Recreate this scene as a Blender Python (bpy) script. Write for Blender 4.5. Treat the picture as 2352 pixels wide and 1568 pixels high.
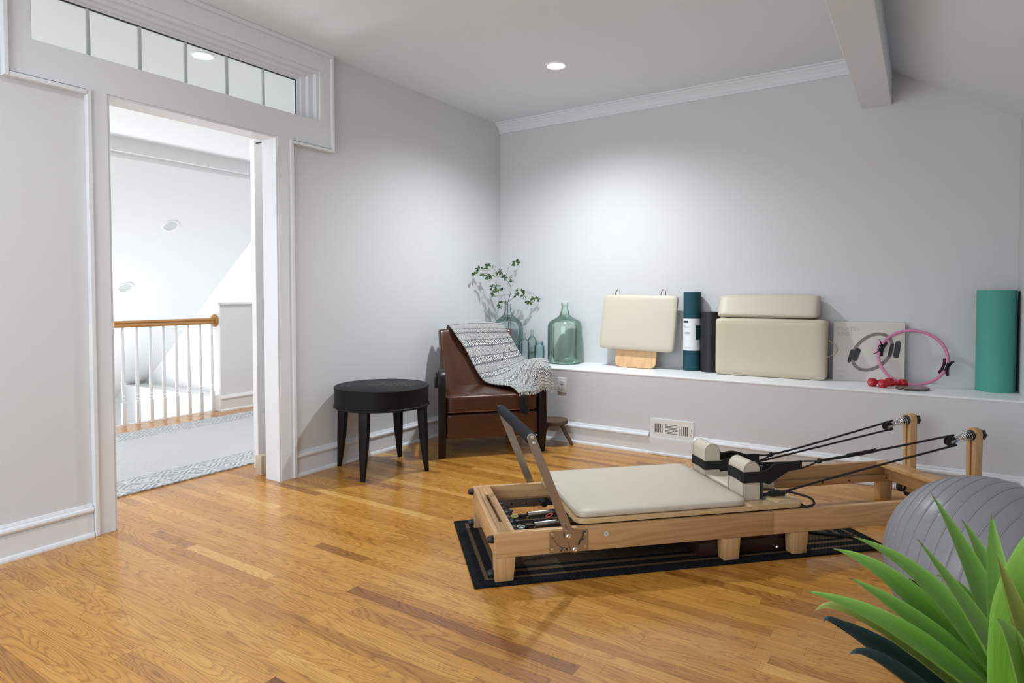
import bpy, bmesh, math, random
from mathutils import Vector, Matrix, noise
PI = math.pi
V = Vector
rnd = random.Random(7)

# ------------------------------------------------------------------ clear
for o in list(bpy.data.objects):
    bpy.data.objects.remove(o, do_unlink=True)
scene = bpy.context.scene
COL = scene.collection

# ------------------------------------------------------------------ camera
FPX, PPX, PPY, CAMH = 1444.1, 1176.0, 719.0, 1.16
dY = V((2120 - PPX, 676.0 - PPY, FPX)).normalized()
dX = -V((-1035 - PPX, 681.5 - PPY, FPX)).normalized()
dX = (dX - dX.dot(dY) * dY).normalized()
dZ = dX.cross(dY)
ROT = Matrix((dX, dY, dZ))                      # world = ROT @ cam(x right, y down, z forward)
CAM = V((0, 0, CAMH))
cd = bpy.data.cameras.new('camera'); cam = bpy.data.objects.new('camera', cd); COL.objects.link(cam)
m = Matrix((ROT.col[0], -ROT.col[1], -ROT.col[2])).transposed().to_4x4()
m.translation = CAM
cam.matrix_world = m
cd.sensor_width = 36.0; cd.lens = 36.0 * FPX / 2352.0
cd.shift_y = -(784 - PPY) / 2352.0
cd.clip_start = 0.02
scene.camera = cam

def ray(px, py): return ROT @ V(((px - PPX) / FPX, (py - PPY) / FPX, 1.0))
def on_y(px, py, y):
    r = ray(px, py); return CAM + r * (y / r.y)
def proj(P):
    c = ROT.transposed() @ (V(P) - CAM)
    return (PPX + FPX * c.x / c.z, PPY + FPX * c.y / c.z, c.z)

# ------------------------------------------------------------------ world, light, exposure
scene.view_settings.view_transform = 'Standard'
scene.view_settings.look = 'None'
scene.view_settings.exposure = 0.36
scene.view_settings.gamma = 1.0
scene.view_settings.use_curve_mapping = False
w = bpy.data.worlds.new('world'); scene.world = w; w.use_nodes = True
bg = w.node_tree.nodes['Background']; bg.inputs[0].default_value = (0.80, 0.90, 1.0, 1); bg.inputs[1].default_value = 1.0

def area(name, loc, rot, sx, sy, power, col):
    l = bpy.data.lights.new(name, 'AREA'); l.shape = 'RECTANGLE'; l.size = sx; l.size_y = sy
    l.energy = power; l.color = col
    o = bpy.data.objects.new(name, l); o.location = loc; o.rotation_euler = rot; COL.objects.link(o); return o
# area fill lights added behind the camera, in the hall and in the stairwell
area('rear_window_fill', (-1.75, -1.64, 1.45), (PI / 2, 0, 0), 2.7, 1.9, 62, (0.80, 0.91, 1.0))  # cool fill for the room, placed at the unseen rear window
area('hall_fill', (-6.0, -0.58, 1.6), (PI / 2, 0, 0), 3.6, 1.8, 22, (0.96, 0.98, 1.0))  # unseen source, added to brighten the hall
area('stair_fill', (-10.4, 2.2, -0.9), (0, -math.radians(125), 0), 3.2, 1.0, 215, (0.97, 0.985, 1.0))  # no window here; added and aimed up to brighten the stair slope

def spot(name, loc, power, size=140, blend=1.0, col=(0.86, 0.945, 1.0), rad=0.05):
    l = bpy.data.lights.new(name, 'SPOT'); l.energy = power; l.spot_size = math.radians(size)
    l.spot_blend = blend; l.shadow_soft_size = rad; l.color = col
    o = bpy.data.objects.new(name, l); o.location = loc; COL.objects.link(o); return o
CANS = [(-2.164, 3.878, 162), (-2.30, 1.20, 25), (-2.164, 0.1, 25), (-0.95, -0.9, 25)]
for i, (x, y, p) in enumerate(CANS):
    spot('can_light', (x, y, 2.735), p, size=150)
HALLCANS = [(-4.04, 2.42, 38), (-4.6, 4.3, 46), (-4.6, 0.6, 42)]  # first shows through the transom; other two added to brighten the hall
for x, y, p in HALLCANS:
    spot('hall_can_light', (x, y, 2.735), p, size=150, col=(0.97, 0.985, 1.0))

# ------------------------------------------------------------------ helpers
def srgb(r, g, b):
    f = lambda c: (c / 255 / 12.92) if c / 255 <= 0.04045 else ((c / 255 + 0.055) / 1.055) ** 2.4
    return (f(r), f(g), f(b), 1)

def mat(name, col=(0.8, 0.8, 0.8, 1), rough=0.5, metal=0.0, bump=0.0, bscale=200, spec=0.5, coat=0.0,
        trans=0.0, ior=1.45, vary=0.0, vscale=6.0, sheen=0.0, sss=0.0):
    m = bpy.data.materials.new(name); m.use_nodes = True
    nt = m.node_tree; p = nt.nodes['Principled BSDF']
    p.inputs['Base Color'].default_value = col
    p.inputs['Roughness'].default_value = rough
    p.inputs['Metallic'].default_value = metal
    p.inputs['Specular IOR Level'].default_value = spec
    p.inputs['Coat Weight'].default_value = coat
    p.inputs['Coat Roughness'].default_value = 0.15
    p.inputs['Transmission Weight'].default_value = trans
    p.inputs['IOR'].default_value = ior
    p.inputs['Sheen Weight'].default_value = sheen
    tc = nt.nodes.new('ShaderNodeTexCoord')
    if bump:
        n = nt.nodes.new('ShaderNodeTexNoise'); n.inputs['Scale'].default_value = bscale; n.inputs['Detail'].default_value = 3
        b = nt.nodes.new('ShaderNodeBump'); b.inputs['Strength'].default_value = bump; b.inputs['Distance'].default_value = 0.002
        nt.links.new(tc.outputs['Object'], n.inputs['Vector']); nt.links.new(n.outputs['Fac'], b.inputs['Height'])
        nt.links.new(b.outputs['Normal'], p.inputs['Normal'])
    if vary:
        n = nt.nodes.new('ShaderNodeTexNoise'); n.inputs['Scale'].default_value = vscale; n.inputs['Detail'].default_value = 4
        mx = nt.nodes.new('ShaderNodeMix'); mx.data_type = 'RGBA'
        mx.inputs['A'].default_value = tuple(c * (1 - vary) for c in col[:3]) + (1,)
        mx.inputs['B'].default_value = tuple(min(1, c * (1 + vary)) for c in col[:3]) + (1,)
        nt.links.new(tc.outputs['Object'], n.inputs['Vector']); nt.links.new(n.outputs['Fac'], mx.inputs['Factor'])
        nt.links.new(mx.outputs['Result'], p.inputs['Base Color'])
    return m

class NB:
    """tiny node builder"""
    def __init__(s, m): s.nt = m.node_tree; s.p = s.nt.nodes['Principled BSDF']
    def n(s, t, **kw):
        x = s.nt.nodes.new(t)
        for k, v in kw.items(): setattr(x, k, v)
        return x
    def l(s, a, b): s.nt.links.new(a, b)
    def math(s, op, a, b=None, c=None):
        x = s.nt.nodes.new('ShaderNodeMath'); x.operation = op
        for i, q in enumerate((a, b, c)):
            if q is None: continue
            if isinstance(q, (int, float)): x.inputs[i].default_value = q
            else: s.l(q, x.inputs[i])
        return x.outputs[0]
    def mix(s, f, a, b):
        x = s.nt.nodes.new('ShaderNodeMix'); x.data_type = 'RGBA'
        for k, q in (('Factor', f), ('A', a), ('B', b)):
            if isinstance(q, (int, float, tuple)): x.inputs[k].default_value = q
            else: s.l(q, x.inputs[k])
        return x.outputs['Result']
    def noise(s, vec, scale, detail=3, rough=0.5, dist=0.0):
        x = s.nt.nodes.new('ShaderNodeTexNoise'); x.inputs['Scale'].default_value = scale
        x.inputs['Detail'].default_value = detail; x.inputs['Roughness'].default_value = rough
        x.inputs['Distortion'].default_value = dist
        s.l(vec, x.inputs['Vector']); return x.outputs['Fac']
    def mapping(s, vec, scale):
        x = s.nt.nodes.new('ShaderNodeMapping'); x.inputs['Scale'].default_value = scale
        s.l(vec, x.inputs['Vector']); return x.outputs['Vector']
    def ramp(s, f, stops, interp='LINEAR'):
        x = s.nt.nodes.new('ShaderNodeValToRGB'); x.color_ramp.interpolation = interp
        e = x.color_ramp.elements
        e[0].position, e[0].color = stops[0]; e[1].position, e[1].color = stops[1]
        for pos, c in stops[2:]:
            q = e.new(pos); q.color = c
        s.l(f, x.inputs[0]); return x.outputs[0]
    def bump(s, h, strength, dist=0.002):
        b = s.nt.nodes.new('ShaderNodeBump'); b.inputs['Strength'].default_value = strength; b.inputs['Distance'].default_value = dist
        s.l(h, b.inputs['Height']); s.l(b.outputs['Normal'], s.p.inputs['Normal'])

def wood(name, light, dark, axis=0, rough=0.38, freq=9.0, coord='Object', stretch=14.0, contrast=0.75, coat=0.0, glue=0.0):
    """straight / cathedral grain: contour lines of a stretched noise field"""
    m = mat(name, light, rough, coat=coat); b = NB(m)
    tc = b.n('ShaderNodeTexCoord')
    sc = [stretch] * 3; sc[axis] = 1.3
    v = b.mapping(tc.outputs[coord], tuple(sc))
    f = b.noise(v, 1.0, 1.5, 0.4)
    rings = b.math('FRACT', b.math('MULTIPLY', f, freq))
    tri = b.math('ABSOLUTE', b.math('SUBTRACT', rings, 0.5))
    line = b.ramp(tri, [(0.0, (1, 1, 1, 1)), (0.34, (0.0, 0.0, 0.0, 1))])
    sc2 = [260.0] * 3; sc2[axis] = 5.0
    pores = b.noise(b.mapping(tc.outputs[coord], tuple(sc2)), 1.0, 3, 0.6)
    broad = b.noise(b.mapping(tc.outputs[coord], tuple([5.0 if i != axis else 0.7 for i in range(3)])), 1.0, 2)
    fac = b.math('ADD', b.math('MULTIPLY', line, 0.42 * contrast), b.math('MULTIPLY', b.math('SUBTRACT', pores, 0.35), 0.8 * contrast))
    fac = b.math('ADD', fac, b.math('MULTIPLY', b.math('SUBTRACT', broad, 0.5), 0.9 * contrast))
    fac = b.math('MINIMUM', b.math('MAXIMUM', fac, 0.0), 1.0)
    b.l(b.mix(fac, light, dark), b.p.inputs['Base Color'])
    b.bump(pores, 0.08)
    return m

def link(o, parent=None):
    COL.objects.link(o)
    if parent is not None: o.parent = parent
    return o

def build(name, bm, mt, parent=None, smooth=True, angle=35, loc=None, rot=None, kind=None, label=None):
    bmesh.ops.recalc_face_normals(bm, faces=bm.faces)
    me = bpy.data.meshes.new(name); bm.to_mesh(me); bm.free()
    if isinstance(mt, (list, tuple)):
        for q in mt: me.materials.append(q)
    else: me.materials.append(mt)
    if smooth:
        for p in me.polygons: p.use_smooth = True
        try: me.set_sharp_from_angle(angle=math.radians(angle))
        except Exception: pass
    o = bpy.data.objects.new(name, me); link(o, parent)
    if loc is not None: o.location = loc
    if rot is not None: o.rotation_euler = rot
    if kind: o['kind'] = kind
    if label: o['label'] = label
    return o

def tag(o, label, cat, group=None, kind=None):
    o['label'] = label; o['category'] = cat
    if group: o['group'] = group
    if kind: o['kind'] = kind
    return o

def thing(name, label, cat, loc=(0, 0, 0), rz=0.0, group=None):
    o = bpy.data.objects.new(name, None); link(o); o.empty_display_size = 0.1
    o.location = loc; o.rotation_euler = (0, 0, rz)
    return tag(o, label, cat, group)

def struct(name, bm, mt, parent=None, smooth=False):
    o = build(name, bm, mt, parent, smooth=smooth)
    if parent is None: o['kind'] = 'structure'
    return o

def bx(bm, x0, x1, y0, y1, z0, z1, bev=0.0, seg=2, mi=0, M=None):
    t = bmesh.new()
    r = bmesh.ops.create_cube(t, size=1.0)
    for v in t.verts:
        v.co = V(((x0 + x1) / 2 + v.co.x * (x1 - x0), (y0 + y1) / 2 + v.co.y * (y1 - y0), (z0 + z1) / 2 + v.co.z * (z1 - z0)))
    if bev: bmesh.ops.bevel(t, geom=t.edges[:], offset=bev, segments=seg, profile=0.5, affect='EDGES')
    join(bm, t, mi, M); return bm

def join(bm, t, mi=0, M=None):
    if M is not None: bmesh.ops.transform(t, matrix=M, verts=t.verts)
    mp = {}
    for v in t.verts: mp[v] = bm.verts.new(v.co)
    for f in t.faces:
        try:
            g = bm.faces.new([mp[v] for v in f.verts]); g.material_index = mi or f.material_index
        except ValueError: pass
    t.free()

def lathe(bm, prof, seg=32, M=None, mi=0, cap=True):
    t = bmesh.new(); rings = []
    for r, z in prof:
        if r < 1e-6: rings.append([t.verts.new((0, 0, z))])
        else: rings.append([t.verts.new((r * math.cos(2 * PI * i / seg), r * math.sin(2 * PI * i / seg), z)) for i in range(seg)])
    for a, b in zip(rings[:-1], rings[1:]):
        for i in range(seg):
            j = (i + 1) % seg
            if len(a) == 1 and len(b) == 1: continue
            if len(a) == 1: t.faces.new((a[0], b[i], b[j]))
            elif len(b) == 1: t.faces.new((a[i], a[j], b[0]))
            else: t.faces.new((a[i], a[j], b[j], b[i]))
    if cap:
        for rg in (rings[0], rings[-1]):
            if len(rg) > 1:
                try: t.faces.new(rg)
                except ValueError: pass
    join(bm, t, mi, M); return bm

def axis_mat(p, d):
    """matrix taking +z to direction d at point p"""
    q = V((0, 0, 1)).rotation_difference(V(d).normalized())
    return Matrix.Translation(V(p)) @ q.to_matrix().to_4x4()

def cyl(bm, p0, p1, r, seg=20, r1=None, mi=0, bev=0.0):
    p0, p1 = V(p0), V(p1); L = (p1 - p0).length; r1 = r if r1 is None else r1
    prof = [(r, 0), (r1, L)] if not bev else [(r - bev, 0), (r, bev), (r1, L - bev), (r1 - bev, L)]
    return lathe(bm, prof, seg, axis_mat(p0, p1 - p0), mi)

def catmull(pts, n=8, closed=False):
    P = [V(p) for p in pts]; out = []
    N = len(P); rng = range(N) if closed else range(N - 1)
    for i in rng:
        p0 = P[(i - 1) % N] if closed or i > 0 else P[0] * 2 - P[1]
        p1 = P[i]; p2 = P[(i + 1) % N]
        p3 = P[(i + 2) % N] if closed or i + 2 < N else P[-1] * 2 - P[-2]
        for k in range(n):
            t = k / n
            out.append(0.5 * ((2 * p1) + (-p0 + p2) * t + (2 * p0 - 5 * p1 + 4 * p2 - p3) * t * t + (-p0 + 3 * p1 - 3 * p2 + p3) * t ** 3))
    if not closed: out.append(P[-1])
    return out

def tube(bm, pts, r, seg=8, closed=False, rf=None, flat=None, mi=0):
    """sweep; rf(t)->radius factor; flat=(wx,wy) elliptical"""
    P = [V(p) for p in pts]; n = len(P); rings = []
    T = []
    for i in range(n):
        a = P[(i - 1) % n] if (closed or i > 0) else P[0]
        b = P[(i + 1) % n] if (closed or i < n - 1) else P[-1]
        T.append((b - a).normalized())
    up = V((0, 0, 1)) if abs(T[0].z) < 0.9 else V((1, 0, 0))
    nx = T[0].cross(up).normalized()
    for i in range(n):
        nx = (nx - T[i] * nx.dot(T[i])).normalized(); ny = T[i].cross(nx)
        k = rf(i / max(1, n - 1)) if rf else 1.0
        fx, fy = flat if flat else (1, 1)
        rings.append([bm.verts.new(P[i] + nx * math.cos(2 * PI * j / seg) * r * k * fx + ny * math.sin(2 * PI * j / seg) * r * k * fy) for j in range(seg)])
    rng = range(n) if closed else range(n - 1)
    for i in rng:
        a, b = rings[i], rings[(i + 1) % n]
        for j in range(seg):
            k = (j + 1) % seg
            f = bm.faces.new((a[j], a[k], b[k], b[j])); f.material_index = mi
    if not closed:
        for rg in (rings[0], rings[-1]):
            try: bm.faces.new(rg)
            except ValueError: pass
    return bm

def prism(bm, poly, h0, h1, M=None, bev=0.0, seg=2, mi=0):
    """poly in xy, extruded along z"""
    t = bmesh.new()
    lo = [t.verts.new((x, y, h0)) for x, y in poly]; hi = [t.verts.new((x, y, h1)) for x, y in poly]
    n = len(poly)
    t.faces.new(lo[::-1]); t.faces.new(hi)
    for i in range(n):
        j = (i + 1) % n; t.faces.new((lo[i], lo[j], hi[j], hi[i]))
    if bev:
        ed = [e for e in t.edges if abs(e.verts[0].co.z - e.verts[1].co.z) < 1e-7]
        bmesh.ops.bevel(t, geom=ed, offset=bev, segments=seg, profile=0.5, affect='EDGES')
    join(bm, t, mi, M); return bm

def rrect(x0, x1, y0, y1, r, n=5):
    out = []
    for cx, cy, a in ((x1 - r, y1 - r, 0), (x0 + r, y1 - r, 90), (x0 + r, y0 + r, 180), (x1 - r, y0 + r, 270)):
        for k in range(n + 1):
            t = math.radians(a + 90 * k / n); out.append((cx + r * math.cos(t), cy + r * math.sin(t)))
    return out

def cushion(bm, x0, x1, y0, y1, z0, z1, r=0.02, rc=0.03, puff=0.006, M=None, nx=14, ny=14):
    """rounded pad: rounded-rect plan, rounded top and bottom edges, slightly puffed faces"""
    t = bmesh.new()
    cx, cy, cz = (x0 + x1) / 2, (y0 + y1) / 2, (z0 + z1) / 2
    hx, hy, hz = (x1 - x0) / 2, (y1 - y0) / 2, (z1 - z0) / 2
    bmesh.ops.create_cube(t, size=2.0)
    bmesh.ops.subdivide_edges(t, edges=t.edges[:], cuts=11, use_grid_fill=True)
    def warp(s): return math.copysign(abs(s) ** 0.62 if abs(s) < 1 else 1.0, s) if s else 0.0
    for v in t.verts:
        sx, sy, sz = warp(v.co.x), warp(v.co.y), warp(v.co.z)
        p = V((sx * hx, sy * hy, sz * hz))
        q = p.copy()
        rr = min(r, hz * 0.98, hx * 0.98, hy * 0.98); rcc = max(rc, rr)
        # plan rounding
        ix, iy = max(hx - rcc, 0), max(hy - rcc, 0)
        kx, ky = max(min(p.x, ix), -ix), max(min(p.y, iy), -iy)
        d = V((p.x - kx, p.y - ky, 0))
        L = max(abs(d.x), abs(d.y))
        if d.length > 1e-9:
            rad = d.normalized() * L; q.x, q.y = kx + rad.x, ky + rad.y
        # edge rounding
        L2 = L - (rcc - rr); iz = hz - rr
        dz = p.z - max(min(p.z, iz), -iz)
        if L2 > 0 and abs(dz) > 0:
            e = V((L2, dz)); mm = max(L2, abs(dz)); e = e.normalized() * mm
            if d.length > 1e-9:
                dn = d.normalized(); q.x = kx + dn.x * ((rcc - rr) + e.x); q.y = ky + dn.y * ((rcc - rr) + e.x)
            q.z = math.copysign(iz, p.z) + e.y
        pf = (1 - sx ** 4) * (1 - sy ** 4)
        if abs(sz) > 0.99: q.z += math.copysign(puff * pf, sz)
        v.co = V((cx + q.x, cy + q.y, cz + q.z))
    join(bm, t, 0, M); return bm

def copy_tree(o, parent=None):
    c = o.copy(); COL.objects.link(c); c.parent = parent
    for ch in list(o.children): copy_tree(ch, c)
    return c

def text_bm(s, size, spacing=1.0, extrude=0.0, align='LEFT'):
    cu = bpy.data.curves.new('lettering', 'FONT'); cu.body = s; cu.size = size; cu.space_character = spacing
    cu.extrude = extrude; cu.align_x = align; cu.resolution_u = 4; cu.offset = 0.0
    o = bpy.data.objects.new('lettering', cu); COL.objects.link(o)
    dg = bpy.context.evaluated_depsgraph_get()
    me = bpy.data.meshes.new_from_object(o.evaluated_get(dg))
    b = bmesh.new(); b.from_mesh(me)
    bpy.data.objects.remove(o, do_unlink=True); bpy.data.meshes.remove(me); bpy.data.curves.remove(cu)
    return b

# ------------------------------------------------------------------ materials
def wall_material(name, col):
    m = mat(name, col, 0.75, spec=0.25); b = NB(m)
    tc = b.n('ShaderNodeTexCoord')
    a = b.noise(b.mapping(tc.outputs['Object'], (420, 420, 60)), 1.0, 2)
    c = b.noise(b.mapping(tc.outputs['Object'], (60, 60, 420)), 1.0, 2)
    h = b.math('ADD', a, c)
    big = b.noise(tc.outputs['Object'], 1.2, 2)
    f = b.math('ADD', b.math('MULTIPLY', h, 0.35), b.math('MULTIPLY', big, 0.3))
    b.l(b.mix(f, tuple(c * 0.975 for c in col[:3]) + (1,), tuple(min(1, c * 1.02) for c in col[:3]) + (1,)), b.p.inputs['Base Color'])
    b.bump(h, 0.12, 0.001)
    return m
M_WALL = wall_material('linen_wallcovering', (0.66, 0.655, 0.66, 1))
M_CEIL = mat('ceiling_paint', (0.76, 0.79, 0.82, 1), 0.85, spec=0.2)
M_TRIM = mat('gloss_trim_paint', (0.74, 0.745, 0.76, 1), 0.28, bump=0.03, bscale=90)
M_SHELF = mat('ledge_top_paint', (0.83, 0.83, 0.84, 1), 0.4)
M_HALL = mat('hall_paint', (0.82, 0.825, 0.825, 1), 0.8, spec=0.2)
M_HWHITE = mat('hall_trim_paint', (0.86, 0.86, 0.86, 1), 0.4)
M_DARKGAP = mat('dark_gap', (0.02, 0.02, 0.022, 1), 0.6)

def floor_material():
    m = mat('oak_strip_floor', srgb(196, 140, 78), 0.27, coat=0.25, spec=0.45); b = NB(m)
    b.p.inputs['Coat Roughness'].default_value = 0.12
    uv = b.n('ShaderNodeUVMap'); uv.uv_map = 'grain'
    at = b.n('ShaderNodeAttribute'); at.attribute_name = 'tone'
    sep = b.n('ShaderNodeSeparateColor'); b.l(at.outputs['Color'], sep.inputs[0])
    tone, kind = sep.outputs[0], sep.outputs[1]
    v = b.mapping(uv.outputs['UV'], (1.5, 11.0, 1.0))
    f = b.noise(v, 1.0, 1.0, 0.3, 0.15)
    f = b.math('ADD', f, b.math('MULTIPLY', b.noise(b.mapping(uv.outputs['UV'], (9.0, 90.0, 1.0)), 1.0, 2), 0.03))
    fr = b.math('FRACT', b.math('MULTIPLY', f, b.math('ADD', 18.0, b.math('MULTIPLY', kind, 16.0))))
    line = b.ramp(fr, [(0.0, (1, 1, 1, 1)), (0.22, (0.35, 0.35, 0.35, 1)), (0.55, (0, 0, 0, 1)), (0.85, (0.1, 0.1, 0.1, 1)), (1.0, (0.9, 0.9, 0.9, 1))])
    pores = b.noise(b.mapping(uv.outputs['UV'], (6.0, 330.0, 1.0)), 1.0, 3, 0.65)
    streak = b.noise(b.mapping(uv.outputs['UV'], (1.1, 34.0, 1.0)), 1.0, 3, 0.6)
    fac = b.math('MULTIPLY', line, 0.55)
    fac = b.math('ADD', fac, b.math('MULTIPLY', b.math('MAXIMUM', b.math('SUBTRACT', pores, 0.46), 0.0), 2.2))
    fac = b.math('ADD', fac, b.math('MULTIPLY', b.math('MAXIMUM', b.math('SUBTRACT', streak, 0.56), 0.0), 1.6))
    fac = b.math('MINIMUM', fac, 1.0)
    base = b.ramp(tone, [(0.0, srgb(140, 84, 36)), (0.18, srgb(172, 114, 46)), (0.55, srgb(200, 140, 60)), (0.85, srgb(210, 154, 74)), (1.0, srgb(218, 168, 92))])
    dark = b.ramp(tone, [(0.0, srgb(78, 42, 14)), (0.5, srgb(128, 76, 22)), (1.0, srgb(158, 104, 40))])
    b.l(b.mix(fac, base, dark), b.p.inputs['Base Color'])
    b.bump(pores, 0.05, 0.001)
    return m
M_OAK = floor_material()
M_SUB = mat('subfloor', srgb(60, 34, 16), 0.8)

# ------------------------------------------------------------------ floor with planks
XW, YB, YK, XR, ZC = -3.35, 4.93, 4.395, 0.485, 2.76
bm = bmesh.new()
bx(bm, -6.0, XR + 0.1, -1.7, 5.35, -0.2, -0.0115)
FLOOR = struct('floor', bm, M_SUB)

def plank_bm(rects):
    bm = bmesh.new(); uvl = bm.loops.layers.uv.new('grain'); cl = bm.loops.layers.float_color.new('tone')
    for (x0, x1, y0, y1, tone, kind, ou, ov) in rects:
        g = 0.0003
        vs = [bm.verts.new(p) for p in ((x0 + g, y0 + g, -0.0115), (x1 - g, y0 + g, -0.0115), (x1 - g, y1 - g, -0.0115), (x0 + g, y1 - g, -0.0115),
                                        (x0 + g, y0 + g, 0), (x1 - g, y0 + g, 0), (x1 - g, y1 - g, 0), (x0 + g, y1 - g, 0))]
        for idx in ((4, 5, 6, 7), (0, 1, 5, 4), (1, 2, 6, 5), (2, 3, 7, 6), (3, 0, 4, 7)):
            f = bm.faces.new([vs[i] for i in idx])
            for lp in f.loops:
                lp[uvl].uv = (lp.vert.co.x - x0 + ou, lp.vert.co.y - y0 + ov); lp[cl] = (tone, kind, 0, 1)
    return bm
planks = []
PW = 0.0555
row = 0; y = -1.65
while y < 5.3:
    x = -6.0 + rnd.uniform(-0.6, 0.0)
    xe = XR + 0.05
    while x < xe:
        L = rnd.choice((rnd.uniform(0.28, 0.6), rnd.uniform(0.5, 1.1), rnd.uniform(0.7, 1.5)))
        x0, x1 = max(x, -6.0), min(x + L, xe)
        if x1 - x0 > 0.02:
            tone = min(1, max(0, rnd.gauss(0.58, 0.19)))
            if rnd.random() < 0.10 and x1 - x0 < 0.6: tone = rnd.uniform(0.0, 0.2)
            planks.append((x0, x1, y, min(y + PW, 5.34), tone, rnd.random() ** 2, rnd.uniform(0, 90), rnd.uniform(0, 90)))
        x += L
    y += PW; row += 1
def plank_score(p):
    cx, cy = (p[0] + p[1]) / 2, (p[2] + p[3]) / 2
    best = 0.0
    for t in (0.05, 0.5, 0.95):
        x = p[0] + (p[1] - p[0]) * t
        c = ROT.transposed() @ (V((x, cy, 0)) - CAM)
        if c.z < 0.3: continue
        px, py = PPX + FPX * c.x / c.z, PPY + FPX * c.y / c.z
        if not (-20 < px < 2372 and -20 < py < 1590): continue
        if cy > YK and x > XW: continue
        if x < XW:
            yc = cy * XW / x
            if not (1.5 < yc < 2.47): continue
        best += (p[1] - p[0]) * (p[3] - p[2]) * FPX ** 2 * CAMH / c.z ** 3 / 3
    return best
planks.sort(key=plank_score, reverse=True)
for p in planks[:298]:
    build('plank', plank_bm([p]), M_OAK, FLOOR, smooth=False)
build('plank_field', plank_bm(planks[298:]), M_OAK, FLOOR, smooth=False, kind='stuff')

# ------------------------------------------------------------------ walls
DY0, DY1, DZ = 1.506, 2.472, 2.140        # door opening
WY0, WY1, WZ0, WZ1 = 1.199, 2.802, 2.303, 2.632
bm = bmesh.new(); XH = XW - 0.12
bx(bm, XH, XW, -1.7, WY0, 0, ZC); bx(bm, XH, XW, WY1, YB + 0.1, 0, ZC)
bx(bm, XH, XW, WY0, WY1, WZ1, ZC); bx(bm, XH, XW, WY0, WY1, DZ, WZ0)
bx(bm, XH, XW, WY0, DY0, 0, DZ); bx(bm, XH, XW, DY1, WY1, 0, DZ)
struct('wall_left', bm, M_WALL)
bm = bmesh.new(); bx(bm, XW, XR + 0.1, YB, YB + 0.12, 0.5, ZC + 0.05); struct('wall_back', bm, M_WALL)
ZL = 0.575
bm = bmesh.new(); bx(bm, XW, XR, YK, YB, -0.01, ZL - 0.012); struct('wall_lower', bm, M_WALL)
bm = bmesh.new(); bx(bm, XW, XR, YK - 0.002, YB, ZL - 0.012, ZL, 0.002, 1); struct('trim_1', bm, M_SHELF)   # ledge top
bm = bmesh.new(); bx(bm, XR, XR + 0.1, -1.7, YB, 0, 2.6); struct('wall_right', bm, M_WALL)
bm = bmesh.new()   # rear wall with window opening
bx(bm, XW, -3.1, -1.72, -1.6, 0, ZC); bx(bm, -0.4, XR, -1.72, -1.6, 0, ZC)
bx(bm, -3.1, -0.4, -1.72, -1.6, 0, 0.5); bx(bm, -3.1, -0.4, -1.72, -1.6, 2.4, ZC)
struct('wall_rear', bm, M_WALL)
bm = bmesh.new()
for x in (-3.1, -2.2, -1.3, -0.44): bx(bm, x, x + 0.04, -1.63, -1.6, 0.5, 2.4)
for z in (0.5, 2.36): bx(bm, -3.1, -0.4, -1.63, -1.6, z, z + 0.04)
struct('unseen_window', bm, M_TRIM)  # out-of-view window frame, added to go with the rear fill light
bm = bmesh.new(); bx(bm, XW, -0.28, -1.7, YB, ZC, ZC + 0.1)
CEIL = struct('ceiling', bm, M_CEIL)
bm = bmesh.new()   # sloped dormer ceiling to the right of the beam
s = (2.265 - 2.652) / (0.427 + 0.199)
xa, xb = -0.30, 0.56
prism(bm, [(xa, 2.652 + s * (xa + 0.199)), (xb, 2.652 + s * (xb + 0.199)), (xb, 2.75 + s * (xb + 0.199)), (xa, 2.75 + s * (xa + 0.199))], -YB - 0.1, 1.7,
      Matrix.Rotation(PI / 2, 4, 'X'))
struct('ceiling_slope', bm, M_CEIL)
bm = bmesh.new(); bx(bm, -0.371, -0.192, -1.7, YB, 2.422, ZC + 0.02, 0.003, 1); struct('trim_2', bm, M_CEIL)  # beam
# crown moulding along the back wall
bm = bmesh.new()
prof = [(0, 2.672), (0.012, 2.672), (0.014, 2.688), (0.022, 2.694), (0.030, 2.712), (0.052, 2.732), (0.064, 2.738), (0.070, 2.748), (0.088, 2.750), (0.090, 2.76), (0, 2.76)]
Mx = Matrix(((0, 0, 1, 0), (-1, 0, 0, YB), (0, 1, 0, 0), (0, 0, 0, 1)))
prism(bm, prof, XW, -0.371, Mx)
struct('trim_3', bm, M_CEIL)

# baseboards: profile (out from wall, height)
BPROF = [(0, 0), (0.030, 0.0), (0.030, 0.008), (0.026, 0.018), (0.018, 0.022), (0.0165, 0.022), (0.0165, 0.108), (0.013, 0.113), (0.013, 0.117), (0.025, 0.122), (0.028, 0.130),
         (0.026, 0.139), (0.017, 0.144), (0.012, 0.146), (0.012, 0.150), (0.008, 0.152), (0.006, 0.158), (0, 0.160)]
def baseboard(name, kind, a, b, at, mt=None):
    bm = bmesh.new()
    if kind == 'left': Mx = Matrix(((1, 0, 0, at), (0, 0, 1, 0), (0, 1, 0, 0), (0, 0, 0, 1)))
    elif kind == 'back': Mx = Matrix(((0, 0, 1, 0), (-1, 0, 0, at), (0, 1, 0, 0), (0, 0, 0, 1)))
    elif kind == 'right': Mx = Matrix(((-1, 0, 0, at), (0, 0, 1, 0), (0, 1, 0, 0), (0, 0, 0, 1)))
    prism(bm, BPROF, a, b, Mx)
    return struct(name, bm, mt or M_TRIM)
baseboard('baseboard_left', 'left', -1.6, 1.410, XW)
baseboard('baseboard_left', 'left', 2.580, YK, XW)
baseboard('baseboard_right', 'right', -1.6, YK, XR)
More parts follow.
